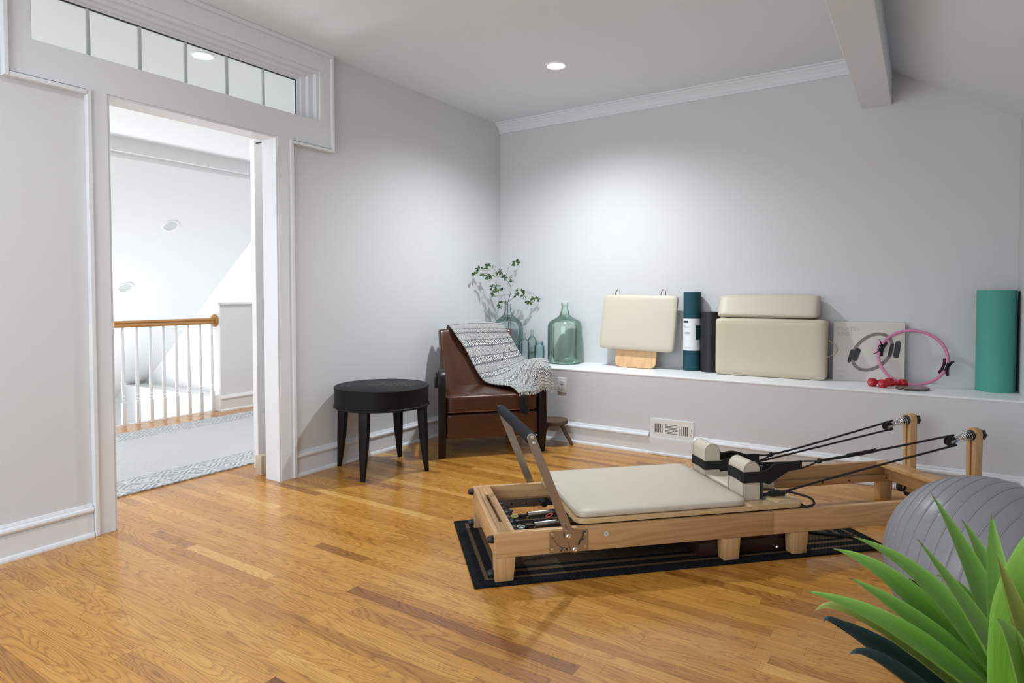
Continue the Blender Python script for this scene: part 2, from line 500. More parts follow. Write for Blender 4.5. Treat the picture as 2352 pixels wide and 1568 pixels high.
# back baseboard is cut back around the vent: full profile either side, low board under the vent
baseboard('baseboard_back', 'back', XW, -1.668, YK)
baseboard('baseboard_back', 'back', -1.338, XR, YK)
bm = bmesh.new(); bx(bm, -1.668, -1.338, YK - 0.0165, YK, 0, 0.121); bx(bm, -1.668, -1.338, YK - 0.030, YK, 0, 0.018, 0.004)
struct('trim_4', bm, M_TRIM)

# ------------------------------------------------------------------ door casing and transom
bm = bmesh.new(); X0, X1, XB = XW, XW + 0.018, XW + 0.032
bx(bm, X0, X1, 1.432, DY0, 0, DZ); bx(bm, X0, XB, 1.412, 1.432, 0, DZ - 0.0, 0.003)
bx(bm, X0, X1, DY1, 2.560, 0, DZ); bx(bm, X0, XB, 2.558, 2.580, 0, DZ, 0.003)
struct('trim_5', bm, M_TRIM)
bm = bmesh.new()
bx(bm, X0, X1, 1.11, 2.885, DZ, WZ0 - 0.0002); bx(bm, X0, X1, 1.11, 2.885, WZ1 + 0.0002, 2.735)
bx(bm, X0, X1 - 0.0005, 1.11, WY0, WZ0, WZ1); bx(bm, X0, X1 - 0.0005, WY1, 2.885, WZ0, WZ1)
struct('trim_6', bm, M_TRIM)
bm = bmesh.new()
bx(bm, X0, XB + 0.006, 1.11, 1.411, 2.113, 2.1325, 0.003); bx(bm, X0, XB + 0.006, 2.581, 2.885, 2.113, 2.1325, 0.003)
bx(bm, X0, XB + 0.006, 1.09, 1.1095, 2.113, 2.735, 0.003); bx(bm, X0, XB + 0.006, 2.8855, 2.905, 2.113, 2.735, 0.003)
bx(bm, X0, XB + 0.006, 1.09, 2.905, 2.7355, 2.7595, 0.003)
struct('trim_10', bm, M_TRIM)
bm = bmesh.new()   # jamb lining
bx(bm, XH - 0.005, XW + 0.012, DY0 - 0.001, DY0 + 0.012, 0, DZ - 0.012); bx(bm, XH - 0.005, XW + 0.012, DY1 - 0.012, DY1 + 0.001, 0, DZ - 0.012)
bx(bm, XH - 0.005, XW + 0.012, DY0 - 0.001, DY1 + 0.001, DZ - 0.012, DZ + 0.001)
struct('trim_7', bm, M_TRIM)
WIN = bpy.data.objects.new('window_1', None); link(WIN); WIN['kind'] = 'structure'
bm = bmesh.new()   # reveal and stops
xo = XW; prev = (WY1, WZ1)
for (ys, ze, x0, x1) in ((2.780, 2.612, xo - 0.12, xo + 0.004), (2.745, 2.592, xo - 0.12, xo - 0.030), (2.712, 2.575, xo - 0.12, xo - 0.062), (2.693, 2.563, xo - 0.115, xo - 0.078)):
    yp, zp = prev
    bx(bm, x0, x1, ys, yp, WZ0, ze, 0.0); bx(bm, x0, x1, WY0, yp, ze, zp, 0.0); prev = (ys, ze)
bx(bm, xo - 0.12, xo - 0.062, WY0, 1.229, WZ0, 2.563)
build('window_frame', bm, M_TRIM, WIN, smooth=False)
bm = bmesh.new()
bx(bm, xo - 0.092, xo - 0.084, 1.229, 2.693, 2.558, 2.5635); bx(bm, xo - 0.092, xo - 0.084, 2.688, 2.6935, WZ0, 2.5635)
build('gasket', bm, M_DARKGAP, WIN, smooth=False)
MUN = [1.473, 1.715, 1.959, 2.204, 2.449]
M_MUNT = mat('muntin_grey', (0.50, 0.52, 0.53, 1), 0.5)
for yy in MUN:
    bm = bmesh.new(); bx(bm, xo - 0.094, xo - 0.082, yy - 0.0085, yy + 0.0085, WZ0, 2.560, 0.002)
    build('muntin', bm, M_MUNT, WIN, smooth=False)
M_GLASS = bpy.data.materials.new('window_glass'); M_GLASS.use_nodes = True
nt = M_GLASS.node_tree; nt.nodes.clear()
out = nt.nodes.new('ShaderNodeOutputMaterial'); tr = nt.nodes.new('ShaderNodeBsdfTransparent'); gl = nt.nodes.new('ShaderNodeBsdfGlossy')
mx = nt.nodes.new('ShaderNodeMixShader'); tr.inputs[0].default_value = (0.93, 0.96, 0.95, 1); gl.inputs['Roughness'].default_value = 0.02
mx.inputs[0].default_value = 0.05
nt.links.new(tr.outputs[0], mx.inputs[1]); nt.links.new(gl.outputs[0], mx.inputs[2]); nt.links.new(mx.outputs[0], out.inputs[0])
ed = [1.229] + MUN + [2.689]
for a, b_ in zip(ed[:-1], ed[1:]):
    bm = bmesh.new(); bx(bm, xo - 0.090, xo - 0.086, a + 0.004, b_ - 0.004, WZ0 + 0.002, 2.559)
    build('pane', bm, M_GLASS, WIN, smooth=False)

# sliding door slab standing on the hall side, floor guide block
bm = bmesh.new(); bx(bm, -3.735, -3.690, 2.555, 3.50, 0.008, 2.185, 0.002)
struct('door_1', bm, M_HWHITE)
bm = bmesh.new(); bx(bm, -3.66, -3.60, 2.545, 2.5545, 2.150, 2.156)
build('track_stop', bm, M_DARKGAP, bpy.data.objects['door_1'], smooth=False)
M_PLY = wood('floor_guide_wood', srgb(214, 196, 172), srgb(130, 104, 78), axis=2, freq=7)
bm = bmesh.new(); bx(bm, -3.615, -3.555, 2.482, 2.53, 0, 0.125, 0.002)
tag(build('guide_block', bm, M_PLY, loc=(0, 0, 0)), 'small pale wooden door guide block on the floor beside the right door jamb', 'block')

# ------------------------------------------------------------------ hall beyond the doorway
bm = bmesh.new(); bx(bm, -6.8, XH, -0.7, 5.4, ZC, ZC + 0.1); struct('ceiling_hall', bm, M_HALL)
bm = bmesh.new(); bx(bm, -6.87, -6.8, -0.7, 5.4, 2.62, ZC + 0.1)
xs0, xs1 = -6.87, -11.2; zf = lambda x: 2.62 + 0.75 * (x + 6.8)
prism(bm, [(xs0, zf(xs0)), (xs0, zf(xs0) + 0.1), (xs1, zf(xs1) + 0.1), (xs1, zf(xs1))], -5.4, 0.7, Matrix.Rotation(PI / 2, 4, 'X'))
struct('ceiling_stair', bm, M_HALL)
bm = bmesh.new(); bx(bm, -11.2, XH, 5.3, 5.4, -2.7, ZC); struct('wall_hall_end', bm, M_HALL)
bm = bmesh.new(); bx(bm, -11.2, -6.0, 5.0, 5.3, -2.7, -0.254); struct('wall_stair_ledge', bm, M_HWHITE)
bm = bmesh.new(); bx(bm, -11.3, -11.2, -0.7, 5.4, -2.7, 0.0); struct('wall_stair', bm, M_HALL)
bm = bmesh.new(); bx(bm, -11.2, -6.0, -0.7, 5.3, -2.8, -2.7); struct('floor_stair', bm, mat('lower_floor_paint', (0.45, 0.5, 0.5, 1), 0.7))
bm = bmesh.new(); bx(bm, -6.03, -6.0, -0.7, 5.3, -2.7, -0.0); struct('wall_stair_side', bm, M_HWHITE)
bm = bmesh.new(); bx(bm, XW, XH - 0.003, YB + 0.1, 5.3, 0, ZC); struct('wall_hall_side', bm, M_HALL)
bm = bmesh.new()
for a, b_, c, d in ((-11.2, -7.9, -2.7, ZC), (-4.1, XH, -2.7, ZC), (-7.9, -4.1, -2.7, 0.65), (-7.9, -4.1, 2.55, ZC)): bx(bm, a, b_, -0.74, -0.64, c, d)
struct('wall_hall_rear', bm, M_HALL)
bm = bmesh.new(); bx(bm, -5.99, -5.872, 3.66, 5.3, 0, 1.068); struct('wall_pony', bm, M_HALL)
bm = bmesh.new(); bx(bm, -6.012, -5.848, 3.625, 5.3, 1.068, 1.094, 0.006); bx(bm, -5.991, -5.871, 3.655, 3.66, 0.0, 1.068)
struct('trim_8', bm, M_HWHITE)
baseboard('baseboard_hall', 'left', 3.64, 5.3, -5.872, M_HWHITE)
bm = bmesh.new(); bx(bm, -5.99, -5.850, 3.632, 3.66, 0, 0.15, 0.006)
struct('trim_9', bm, M_HWHITE)

# stair railing
M_RAIL = wood('honey_oak_rail', srgb(196, 140, 74), srgb(140, 86, 36), axis=1, freq=6)
r = thing('stair_railing', 'white spindle stair railing with honey oak handrail beyond the doorway', 'railing', (-5.955, 1.2, 0))
bm = bmesh.new()
hp = [(-0.028, 0), (-0.030, 0.012), (-0.024, 0.02), (-0.020, 0.03), (-0.028, 0.042), (-0.022, 0.056), (0, 0.060), (0.022, 0.056), (0.028, 0.042), (0.020, 0.03), (0.024, 0.02), (0.030, 0.012), (0.028, 0)]
prism(bm, hp, -0.2, 2.435, Matrix(((1, 0, 0, 0), (0, 0, 1, 0), (0, 1, 0, 0.878), (0, 0, 0, 1))))
build('handrail', bm, M_RAIL, r)
bm = bmesh.new(); cyl(bm, (0.0, 2.435, 0.91), (0, 2.454, 0.91), 0.062, 28, bev=0.004)
build('rosette', bm, M_RAIL, r)
bal = None
prof = [(0.0055 * 2, 0.22), (0.0165, 0.222), (0.0165, 0.232), (0.010, 0.238), (0.010, 0.246), (0.0165, 0.252), (0.0165, 0.262), (0.011, 0.268), (0.0135, 0.29), (0.0160, 0.36), (0.0150, 0.46), (0.0115, 0.70), (0.0095, 0.885)]
for i in range(16):
    yy = 2.780 - 1.2 + 0.1195 * (i - 8)
    if bal is None:
        bm = bmesh.new()
        prism(bm, rrect(-0.0165, 0.0165, -0.0165, 0.0165, 0.002, 1), 0, 0.205); lathe(bm, [(0.0155, 0.205), (0.011, 0.22)], 12)
        lathe(bm, prof, 14)
        bal = build('baluster', bm, M_HWHITE, r, loc=(0, yy, 0)); bal.location.y = yy
    else:
        c = bal.copy(); COL.objects.link(c); c.parent = r; c.location = (0, yy, 0)

# hall runner rug: woven white body, carved diamond border
def hall_rug():
    m = mat('white_woven_rug', (0.72, 0.73, 0.74, 1), 0.95, spec=0.1); b = NB(m)
    tc = b.n('ShaderNodeTexCoord'); sp = b.n('ShaderNodeSeparateXYZ'); b.l(tc.outputs['Object'], sp.inputs[0])
    x, y = sp.outputs[0], sp.outputs[1]
    # distance to long edges (x 0..1.74)
    d = b.math('MINIMUM', x, b.math('SUBTRACT', 1.745, x))
    border = b.math('LESS_THAN', d, 0.30)
    wv = b.math('MULTIPLY', b.math('SINE', b.math('MULTIPLY', b.math('ADD', x, y), 260.0)), b.math('SINE', b.math('MULTIPLY', b.math('SUBTRACT', x, y), 260.0)))
    tri = lambda q, k: b.math('ABSOLUTE', b.math('SUBTRACT', b.math('FRACT', b.math('MULTIPLY', q, k)), 0.5))
    dia = b.math('ADD', tri(y, 5.0), tri(d, 5.0))
    zig = b.math('GREATER_THAN', b.math('FRACT', b.math('MULTIPLY', dia, 5.0)), 0.52)
    nz = b.noise(tc.outputs['Object'], 26, 3)
    zn = b.math('MULTIPLY', zig, b.math('GREATER_THAN', nz, 0.42))
    pat = b.math('ADD', b.math('MULTIPLY', border, zn), b.math('MULTIPLY', b.math('SUBTRACT', 1.0, border), b.math('MULTIPLY', wv, 0.35)))
    lines = b.math('LESS_THAN', b.math('ABSOLUTE', b.math('SUBTRACT', d, 0.30)), 0.006)
    pat = b.math('MINIMUM', b.math('ADD', pat, b.math('MULTIPLY', lines, 0.6)), 1.0)
    b.l(b.mix(b.math('MAXIMUM', pat, 0.0), (0.66, 0.67, 0.68, 1), (0.36, 0.39, 0.43, 1)), b.p.inputs['Base Color'])
    b.bump(b.math('ADD', pat, b.math('MULTIPLY', wv, 0.4)), 0.7, 0.004)
    return m
bm = bmesh.new(); prism(bm, rrect(0, 1.745, 0, 4.6, 0.01, 2), 0.0, 0.010, bev=0.002)
o = build('runner_rug', bm, hall_rug(), loc=(-5.60, 0.2, 0.0005)); tag(o, 'white woven runner rug with grey patterned border on hall floor', 'rug')

# recessed lights, detector
M_EMIT = mat('lamp_lens', (1, 1, 1, 1), 0.5)
p = M_EMIT.node_tree.nodes['Principled BSDF']; p.inputs['Emission Color'].default_value = (1, 0.97, 0.93, 1); p.inputs['Emission Strength'].default_value = 12.0
M_LENS = mat('unlit_lens', (0.62, 0.64, 0.65, 1), 0.5)
M_FIX = mat('fixture_white', (0.88, 0.88, 0.88, 1), 0.4)
def downlight(loc, label, lit=True, rot=None, R=0.078, group=None):
    t = thing('recessed_light', label, 'ceiling light', loc, group=group)
    if rot is not None: t.rotation_euler = rot
    bm = bmesh.new(); lathe(bm, [(R * 0.78, -0.001), (R * 0.80, -0.007), (R * 0.97, -0.006), (R, -0.001), (R, 0.0), (R * 0.78, 0.0)], 40, cap=False)
    build('trim_ring', bm, M_FIX, t)
    bm = bmesh.new(); lathe(bm, [(0, -0.003), (R * 0.79, -0.0025), (R * 0.79, -0.0005), (0, -0.0005)], 40)
    build('lens', bm, M_EMIT if lit else M_LENS, t)
    return t
downlight((-2.164, 3.878, ZC), 'lit round recessed ceiling light above the armchair corner')
for (x, y, _), lb in zip(CANS[1:], ('lit recessed ceiling light just above the frame, between the doorway and the camera', 'lit recessed ceiling light level with the camera, behind the doorway side', 'lit recessed ceiling light behind the camera near the unseen window')):
    downlight((x, y, ZC), lb)
downlight((-4.04, 2.42, ZC), 'lit recessed hall light seen through the transom glass')
for (x, y, _), lb in zip(HALLCANS[1:], ('added lit recessed hall light at the far end beyond the door edge', 'added lit recessed hall light at the near end left of the doorway')):
    downlight((x, y, ZC), lb)
sl = math.atan(0.75)
for (x, y, lb) in ((-7.62, 4.125, 'unlit recessed light higher on the sloped stair ceiling'), (-8.60, 4.06, 'unlit recessed light lower on the sloped stair ceiling, above the railing')):
    downlight((x, y, zf(x) - 0.001), lb, lit=False, rot=(0, -sl, 0), R=0.10)
t = thing('smoke_detector', 'round white smoke detector on hall ceiling behind the door edge', 'detector', (-6.10, 4.235, ZC))
bm = bmesh.new(); lathe(bm, [(0, -0.035), (0.045, -0.034), (0.058, -0.022), (0.060, -0.006), (0.068, -0.004), (0.068, 0), (0, 0)], 32); build('cover', bm, M_FIX, t)
bm = bmesh.new(); lathe(bm, [(0.048, -0.0345), (0.050, -0.033), (0.052, -0.0285), (0.046, -0.030)], 32, cap=False); build('vent_ring', bm, M_LENS, t)
#PART2
# ------------------------------------------------------------------ reformer
M_RW = wood('pale_reformer_wood', srgb(198, 156, 108), srgb(146, 100, 58), axis=0, freq=8, contrast=0.7)
M_RWY = wood('pale_wood_cross', srgb(200, 158, 110), srgb(148, 104, 60), axis=1, freq=8, contrast=0.7)
M_RWZ = wood('pale_wood_upright', srgb(200, 158, 110), srgb(146, 102, 60), axis=2, freq=8, contrast=0.7)
M_PLYB = wood('birch_board', srgb(206, 176, 132), srgb(180, 144, 98), axis=0, freq=4, contrast=0.5, rough=0.25)
M_CREAM = mat('cream_vinyl', srgb(201, 190, 172), 0.45, bump=0.05, bscale=500)
M_CREAM_SEAM = mat('cream_piping', srgb(150, 142, 118), 0.5)
M_STEEL = mat('brushed_steel', (0.50, 0.46, 0.42, 1), 0.32, 1.0, bump=0.04, bscale=300)
M_GREYINK = mat('badge_grey', (0.2, 0.19, 0.18, 1), 0.5)
M_CHROME = mat('chrome', (0.75, 0.75, 0.75, 1), 0.15, 1.0)
M_DSTEEL = mat('dark_steel', (0.10, 0.10, 0.11, 1), 0.35, 0.8)
M_FOAM = mat('black_foam', (0.012, 0.013, 0.016, 1), 0.85, spec=0.25, bump=0.15, bscale=400)
M_RUB = mat('black_rubber', (0.015, 0.016, 0.018, 1), 0.5)
M_ROPE = mat('black_rope', (0.012, 0.012, 0.013, 1), 0.75, bump=0.4, bscale=500)
M_WEB = mat('black_webbing', (0.010, 0.010, 0.011, 1), 0.8, bump=0.2, bscale=600)
M_BLUE = mat('blue_mark', srgb(40, 130, 210), 0.4)
M_YEL = mat('yellow_ring', srgb(214, 208, 70), 0.4)
M_RED = mat('red_ring', srgb(190, 84, 70), 0.35, 0.4)
M_GRN = mat('pale_green_ring', srgb(200, 212, 190), 0.35, 0.2)
M_CLEAR = mat('smoky_rubber_peg', (0.10, 0.11, 0.13, 1), 0.15, spec=0.8)

OX, OY = -1.419, 2.043
UA = math.atan2(0.7037, 0.7105)
RF = thing('pilates_reformer', 'long wooden reformer exercise bed with cream padded sliding carriage and black footbar', 'exercise machine', (OX, OY, 0), UA)
RT, RBt = 0.207, 0.106
W = 0.65
for s_ in (0, 1):
    v0, v1 = (0.0, 0.026) if s_ == 0 else (W - 0.026, W)
    for a, b_ in ((0.0, 1.2435), (1.2445, 2.42)):
        bm = bmesh.new(); bx(bm, a, b_, v0, v1, RBt, RT, 0.003); build('side_rail', bm, M_RW, RF)
bm = bmesh.new(); bx(bm, 0.0, 0.022, 0.0265, W - 0.0265, RBt, RT - 0.0005, 0.003); build('end_board', bm, M_RWY, RF)
bm = bmesh.new()
bx(bm, 0.0225, 0.042, 0.0265, W - 0.0265, 0.186, RT - 0.0008, 0.001); bx(bm, 0.056, 0.086, 0.0265, W - 0.0265, 0.186, RT - 0.0008, 0.001)
bx(bm, 0.0425, 0.0555, 0.0265, 0.13, 0.186, RT - 0.0008, 0.001); bx(bm, 0.0425, 0.0555, 0.50, W - 0.0265, 0.186, RT - 0.0008, 0.001)
build('slotted_top', bm, M_RWY, RF)
bm = bmesh.new(); bx(bm, 2.320, 2.42, 0.0265, W - 0.0265, 0.186, RT, 0.002); build('cross_beam', bm, M_RWY, RF)
bm = bmesh.new(); bx(bm, 2.375, 2.40, 0.0265, W - 0.0265, 0.106, 0.1855, 0.002); build('cross_rail', bm, M_RWY, RF)
for u0, zb in ((0.0, 0.010), (1.0, 0.010), (1.333, 0.010), (2.325, 0.0)):
    for s_ in (0, 1):
        bm = bmesh.new()
        t = bmesh.new(); wv = 0.05
        va, vb = (0.001, wv) if s_ == 0 else (W - wv, W - 0.001)
        bx(t, u0, u0 + 0.085, va, vb, zb, RBt - 0.0005, 0.0)
        for v in t.verts:
            if v.co.z < 0.05: v.co.x = (u0 + 0.0005 if v.co.x < u0 + 0.04 else u0 + 0.076) if u0 < 0.5 else (u0 + 0.006 if v.co.x < u0 + 0.04 else u0 + 0.078)
        bmesh.ops.bevel(t, geom=t.edges[:], offset=0.002, segments=2, profile=0.5, affect='EDGES')
        join(bm, t); build('leg', bm, M_RWZ, RF)
for v_, z_ in ((0.035, 0.172), (0.615, 0.188), (0.035, 0.032), (0.615, 0.036)):
    bm = bmesh.new(); lathe(bm, [(0.016, 0), (0.016, 0.006), (0.013, 0.022), (0.010, 0.025), (0, 0.025)], 18, axis_mat((0, v_, z_), (-1, 0, 0)))
    build('bumper', bm, M_RUB, RF)
# tracks and cleats
for s_ in (0, 1):
    v0, v1 = (0.0265, 0.055) if s_ == 0 else (W - 0.055, W - 0.0265)
    bm = bmesh.new(); bx(bm, 0.09, 2.315, v0, v1, 0.138, 0.142)
    e = (v1 - 0.004, v1) if s_ == 0 else (v0, v0 + 0.004)
    bx(bm, 0.11, 0.62, e[0], e[1], 0.100, 0.138)
    build('steel_track', bm, M_STEEL, RF, smooth=False)
    bm = bmesh.new(); bx(bm, 0.62, 2.40, v0, v1 - 0.001 if s_ == 0 else v1, 0.102, 0.1375, 0.001); build('track_cleat', bm, M_RW, RF)
    ev = v1 + 0.0005 if s_ == 0 else v0 - 0.0005
    for i, uu in enumerate((0.19, 0.265, 0.34, 1.62, 1.95, 2.12, 2.36)):
        bm = bmesh.new(); cyl(bm, (uu, ev, 0.119), (uu, ev + (0.0006 if s_ == 0 else -0.0006), 0.119), 0.0055, 12)
        build('bolt_hole', bm, M_DARKGAP, RF)
# spring bar, pegs, springs
bm = bmesh.new(); bx(bm, 0.118, 0.176, 0.06, W - 0.06, 0.094, 0.104, 0.002); bx(bm, 0.112, 0.118, 0.06, W - 0.06, 0.094, 0.126, 0.001)
build('spring_bar', bm, M_DSTEEL, RF)
pegp = [(0.009, 0.104), (0.008, 0.112), (0.005, 0.117), (0.005, 0.123), (0.010, 0.127), (0.0105, 0.132), (0.008, 0.135), (0, 0.1365)]
pegs = [(0.133, 0.575), (0.133, 0.515), (0.133, 0.450), (0.133, 0.385), (0.133, 0.320), (0.133, 0.255), (0.133, 0.19), (0.162, 0.47), (0.162, 0.388), (0.162, 0.328), (0.162, 0.250), (0.162, 0.17)]
bm = bmesh.new(); bx(bm, 0.0225, 0.086, 0.0265, W - 0.0265, 0.140, 0.146); build('slot_floor', bm, mat('inner_wood_shadow', srgb(110, 74, 44), 0.6), RF)
p0 = None
for (pu, pv) in pegs:
    if p0 is None:
        bm = bmesh.new(); lathe(bm, pegp, 16); p0 = build('peg', bm, M_CLEAR, RF, loc=(pu, pv, 0))
    else:
        c = p0.copy(); COL.objects.link(c); c.parent = RF; c.location = (pu, pv, 0)
def helix(bm, p0, p1, R0, R1, turns, wr, n=14, seg=5, z=0):
    p0, p1 = V(p0), V(p1); M_ = axis_mat(p0, p1 - p0); L = (p1 - p0).length; N = int(turns * n)
    pts = [M_ @ V(((R0 + (R1 - R0) * i / N) * math.cos(2 * PI * i / n), (R0 + (R1 - R0) * i / N) * math.sin(2 * PI * i / n), L * i / N)) for i in range(N + 1)]
    tube(bm, pts, wr, seg)
for (va, vb, col, zz) in ((0.388, 0.42, M_YEL, 0.130), (0.250, 0.292, M_GRN, 0.130)):
    sp = build('spring', (lambda b: (helix(b, (0.225, va + (vb - va) * 0.3, zz), (0.60, vb + 0.02, zz), 0.0130, 0.0130, 125, 0.0017, 12, 5), b)[1])(bmesh.new()), M_STEEL, RF)
    bm = bmesh.new(); cyl(bm, (0.188, va + 0.006, zz), (0.228, va + 0.011, zz), 0.006, 10); cyl(bm, (0.182, va + 0.004, zz), (0.196, va + 0.006, zz), 0.010, 12)
    build('spring_end', bm, M_RUB, sp)
    bm = bmesh.new()
    tube(bm, [V((0.162 + 0.016 * math.cos(a), va + 0.016 * math.sin(a), zz + 0.002)) for a in [2 * PI * i / 24 for i in range(24)]], 0.0026, 8, closed=True)
    build('spring_ring', bm, col, sp)
bm = bmesh.new(); tube(bm, [V((0.315 + 0.015 * math.cos(a), 0.337 + 0.015 * math.sin(a), 0.142 + 0.006 * math.cos(a))) for a in [2 * PI * i / 24 for i in range(24)]], 0.0028, 8, closed=True)
build('spring_ring', bm, M_RED, RF)
bm = bmesh.new(); cyl(bm, (0.33, 0.335, 0.142), (0.37, 0.34, 0.142), 0.006, 10); build('spring_end', bm, M_RUB, RF)
bm = bmesh.new(); cyl(bm, (0.355, 0.595, 0.128), (0.345, 0.545, 0.124), 0.017, 20, bev=0.003); cyl(bm, (0.395, 0.595, 0.128), (0.385, 0.56, 0.125), 0.014, 18, bev=0.003)
build('stopper_knob', bm, M_RUB, RF)
# footbar
def flatbar(bm, pts, w, th, v):
    """pts (u,z) centreline; flat bar of width w in the u-z plane, thickness th in v"""
    L, R = [], []
    for i, (u, z) in enumerate(pts):
        a = V(pts[max(i - 1, 0)]); b_ = V(pts[min(i + 1, len(pts) - 1)]); d = (b_ - a).normalized(); n = V((-d.y, d.x))
        L.append((u + n.x * w / 2, z + n.y * w / 2)); R.append((u - n.x * w / 2, z - n.y * w / 2))
    d = (V(pts[-1]) - V(pts[-2])).normalized(); n = V((-d.y, d.x)); e = V(pts[-1])
    cap = [tuple(e + (n * math.cos(t) + d * math.sin(t)) * w / 2) for t in [PI * k / 8 for k in range(1, 8)]]
    d0 = (V(pts[0]) - V(pts[1])).normalized(); n0 = V((d0.y, -d0.x)); s0 = V(pts[0])
    cap0 = [tuple(s0 + (-n0 * math.cos(t) + d0 * math.sin(t)) * w / 2) for t in [PI * k / 8 for k in range(1, 8)]]
    prism(bm, L + cap + R[::-1] + cap0, v, v + th, Matrix(((1, 0, 0, 0), (0, 0, 1, 0), (0, 1, 0, 0), (0, 0, 0, 1))), bev=0.001, seg=1)
ARM = [(0.330, 0.125), (0.320, 0.155), (0.158, 0.560), (0.148, 0.588)]
fb = build('footbar', (lambda b: (cyl(b, (0.150, -0.008, 0.583), (0.150, W + 0.008, 0.583), 0.0245, 28, bev=0.004), b)[1])(bmesh.new()), M_FOAM, RF)
for v_ in (-0.015, W + 0.009):
    bm = bmesh.new(); flatbar(bm, ARM, 0.036, 0.006, v_)
    am = build('footbar_arm', bm, M_STEEL, fb)
for (u, z, r_) in ((0.151, 0.590, 0.0075), (0.158, 0.568, 0.0075), (0.330, 0.121, 0.011), (0.3035, 0.178, 0.011)):
    bm = bmesh.new(); lathe(bm, [(r_, 0), (r_, 0.002), (r_ * 0.7, 0.005), (r_ * 0.35, 0.0055), (r_ * 0.3, 0.004), (0, 0.004)], 18, axis_mat((u, -0.015, z), (0, -1, 0)))
    build('bolt', bm, M_CHROME, fb)
bm = bmesh.new(); lathe(bm, [(0.017, 0), (0.017, 0.0015), (0.011, 0.0015)], 24, axis_mat((0.3035, -0.015, 0.178), (0, -1, 0))); cyl(bm, (0.292, -0.017, 0.207), (0.284, -0.017, 0.232), 0.0045, 8)
helix(bm, (0.294, -0.019, 0.203), (0.281, -0.019, 0.238), 0.0045, 0.0045, 10, 0.001, 8, 4)
build('latch_spring', bm, M_STEEL, fb)
bm = bmesh.new(); prism(bm, rrect(0.225, 0.388, 0.109, 0.198, 0.006, 3), -0.003, -0.0005, Matrix(((1, 0, 0, 0), (0, 0, 1, 0), (0, 1, 0, 0), (0, 0, 0, 1))))
pl = build('latch_plate', bm, M_STEEL, RF)
bm = bmesh.new()   # curved slot with notches, cut dark into the plate
arc = [(0.330 + 0.088 * math.cos(a), 0.112 + 0.075 * math.sin(a)) for a in [math.radians(x) for x in range(146, 182, 4)]]
arcp = [V((0.232, -0.0036, 0.172)), V((0.242, -0.0036, 0.172)), V((0.250, -0.0036, 0.155)), V((0.262, -0.0036, 0.140)), V((0.278, -0.0036, 0.130)), V((0.296, -0.0036, 0.126))]
tube(bm, catmull(arcp, 5), 0.0028, 6, flat=(1, 0.35))
for q in (((0.280, 0.130), (0.276, 0.119)), ((0.296, 0.126), (0.300, 0.116)), ((0.276, 0.119), (0.271, 0.116))):
    tube(bm, [V((q[0][0], -0.0036, q[0][1])), V((q[1][0], -0.0036, q[1][1]))], 0.0032, 6)
build('slot', bm, M_DARKGAP, pl); bm = bmesh.new()
pts2 = [V((0.378, -0.0036, 0.189)), V((0.368, -0.0036, 0.188)), V((0.366, -0.0036, 0.170)), V((0.358, -0.0036, 0.156)), V((0.352, -0.0036, 0.148)), V((0.350, -0.0036, 0.136))]
tube(bm, catmull(pts2, 4), 0.0034, 6); tube(bm, [V((0.364, -0.0036, 0.160)), V((0.370, -0.0036, 0.157))], 0.0034, 6)
build('slot', bm, M_DARKGAP, pl)
for (u, z) in ((0.2385, 0.186), (0.2385, 0.122), (0.377, 0.178), (0.376, 0.126)):
    bm = bmesh.new(); lathe(bm, [(0.0065, 0), (0.0055, 0.002), (0.003, 0.0022), (0, 0.001)], 16, axis_mat((u, -0.003, z), (0, -1, 0)))
    build('screw', bm, M_CHROME, pl)
bm = bmesh.new(); lathe(bm, [(0, 0.0008), (0.010, 0.0008), (0.010, 0)], 28, axis_mat((0.469, -0.0002, 0.170), (0, -1, 0)))
bd = build('round_badge', bm, mat('badge_white', (0.62, 0.60, 0.56, 1), 0.4), RF)
bm = bmesh.new(); tube(bm, catmull([V((0.469 + a, -0.0012, 0.170 + c)) for a, c in ((-0.004, -0.004), (-0.005, 0.002), (0, 0.005), (0.004, 0.002), (0, -0.001), (0.003, -0.005))], 4), 0.0006, 4); build('badge_mark', bm, M_GREYINK, bd)
# carriage
bm = bmesh.new(); prism(bm, rrect(0.345, 1.405, 0.012, W - 0.012, 0.035, 6), 0.214, 0.235, bev=0.002, seg=1)
CR = build('carriage', bm, M_PLYB, RF)
bm = bmesh.new(); cushion(bm, 0.350, 1.128, 0.012, W - 0.012, 0.2352, 0.266, r=0.013, rc=0.035, puff=0.003)
build('carriage_pad', bm, M_CREAM, CR, angle=60)
bm = bmesh.new(); bx(bm, 0.40, 1.38, 0.06, W - 0.06, 0.150, 0.2135, 0.004); build('carriage_underframe', bm, M_RUB, CR)
bm = bmesh.new(); cushion(bm, 1.150, 1.398, 0.205, 0.445, 0.2355, 0.266, r=0.013, rc=0.03, puff=0.003); build('headrest', bm, M_CREAM, CR, angle=60)
def shoulder(v0, v1):
    bm = bmesh.new(); u0, u1 = 1.146, 1.226; r_ = (u1 - u0) / 2; uc = (u0 + u1) / 2; zt = 0.411 - r_
    poly = [(u0, 0.2355), (u1, 0.2355)] + [(uc + r_ * math.cos(t), zt + r_ * math.sin(t)) for t in [PI * k / 16 for k in range(17)]]
    prism(bm, poly, v0, v1, Matrix(((1, 0, 0, 0), (0, 0, 1, 0), (0, 1, 0, 0), (0, 0, 0, 1))), bev=0.002, seg=1)
    o = build('shoulder_rest', bm, M_CREAM, CR, angle=40)
    for v_ in (v0, v1):
        bm = bmesh.new(); tube(bm, [V((a, v_, c)) for a, c in poly], 0.0012, 5, closed=True); build('piping', bm, M_CREAM_SEAM, o)
    return o
shoulder(0.080, 0.205); shoulder(0.425, 0.550)
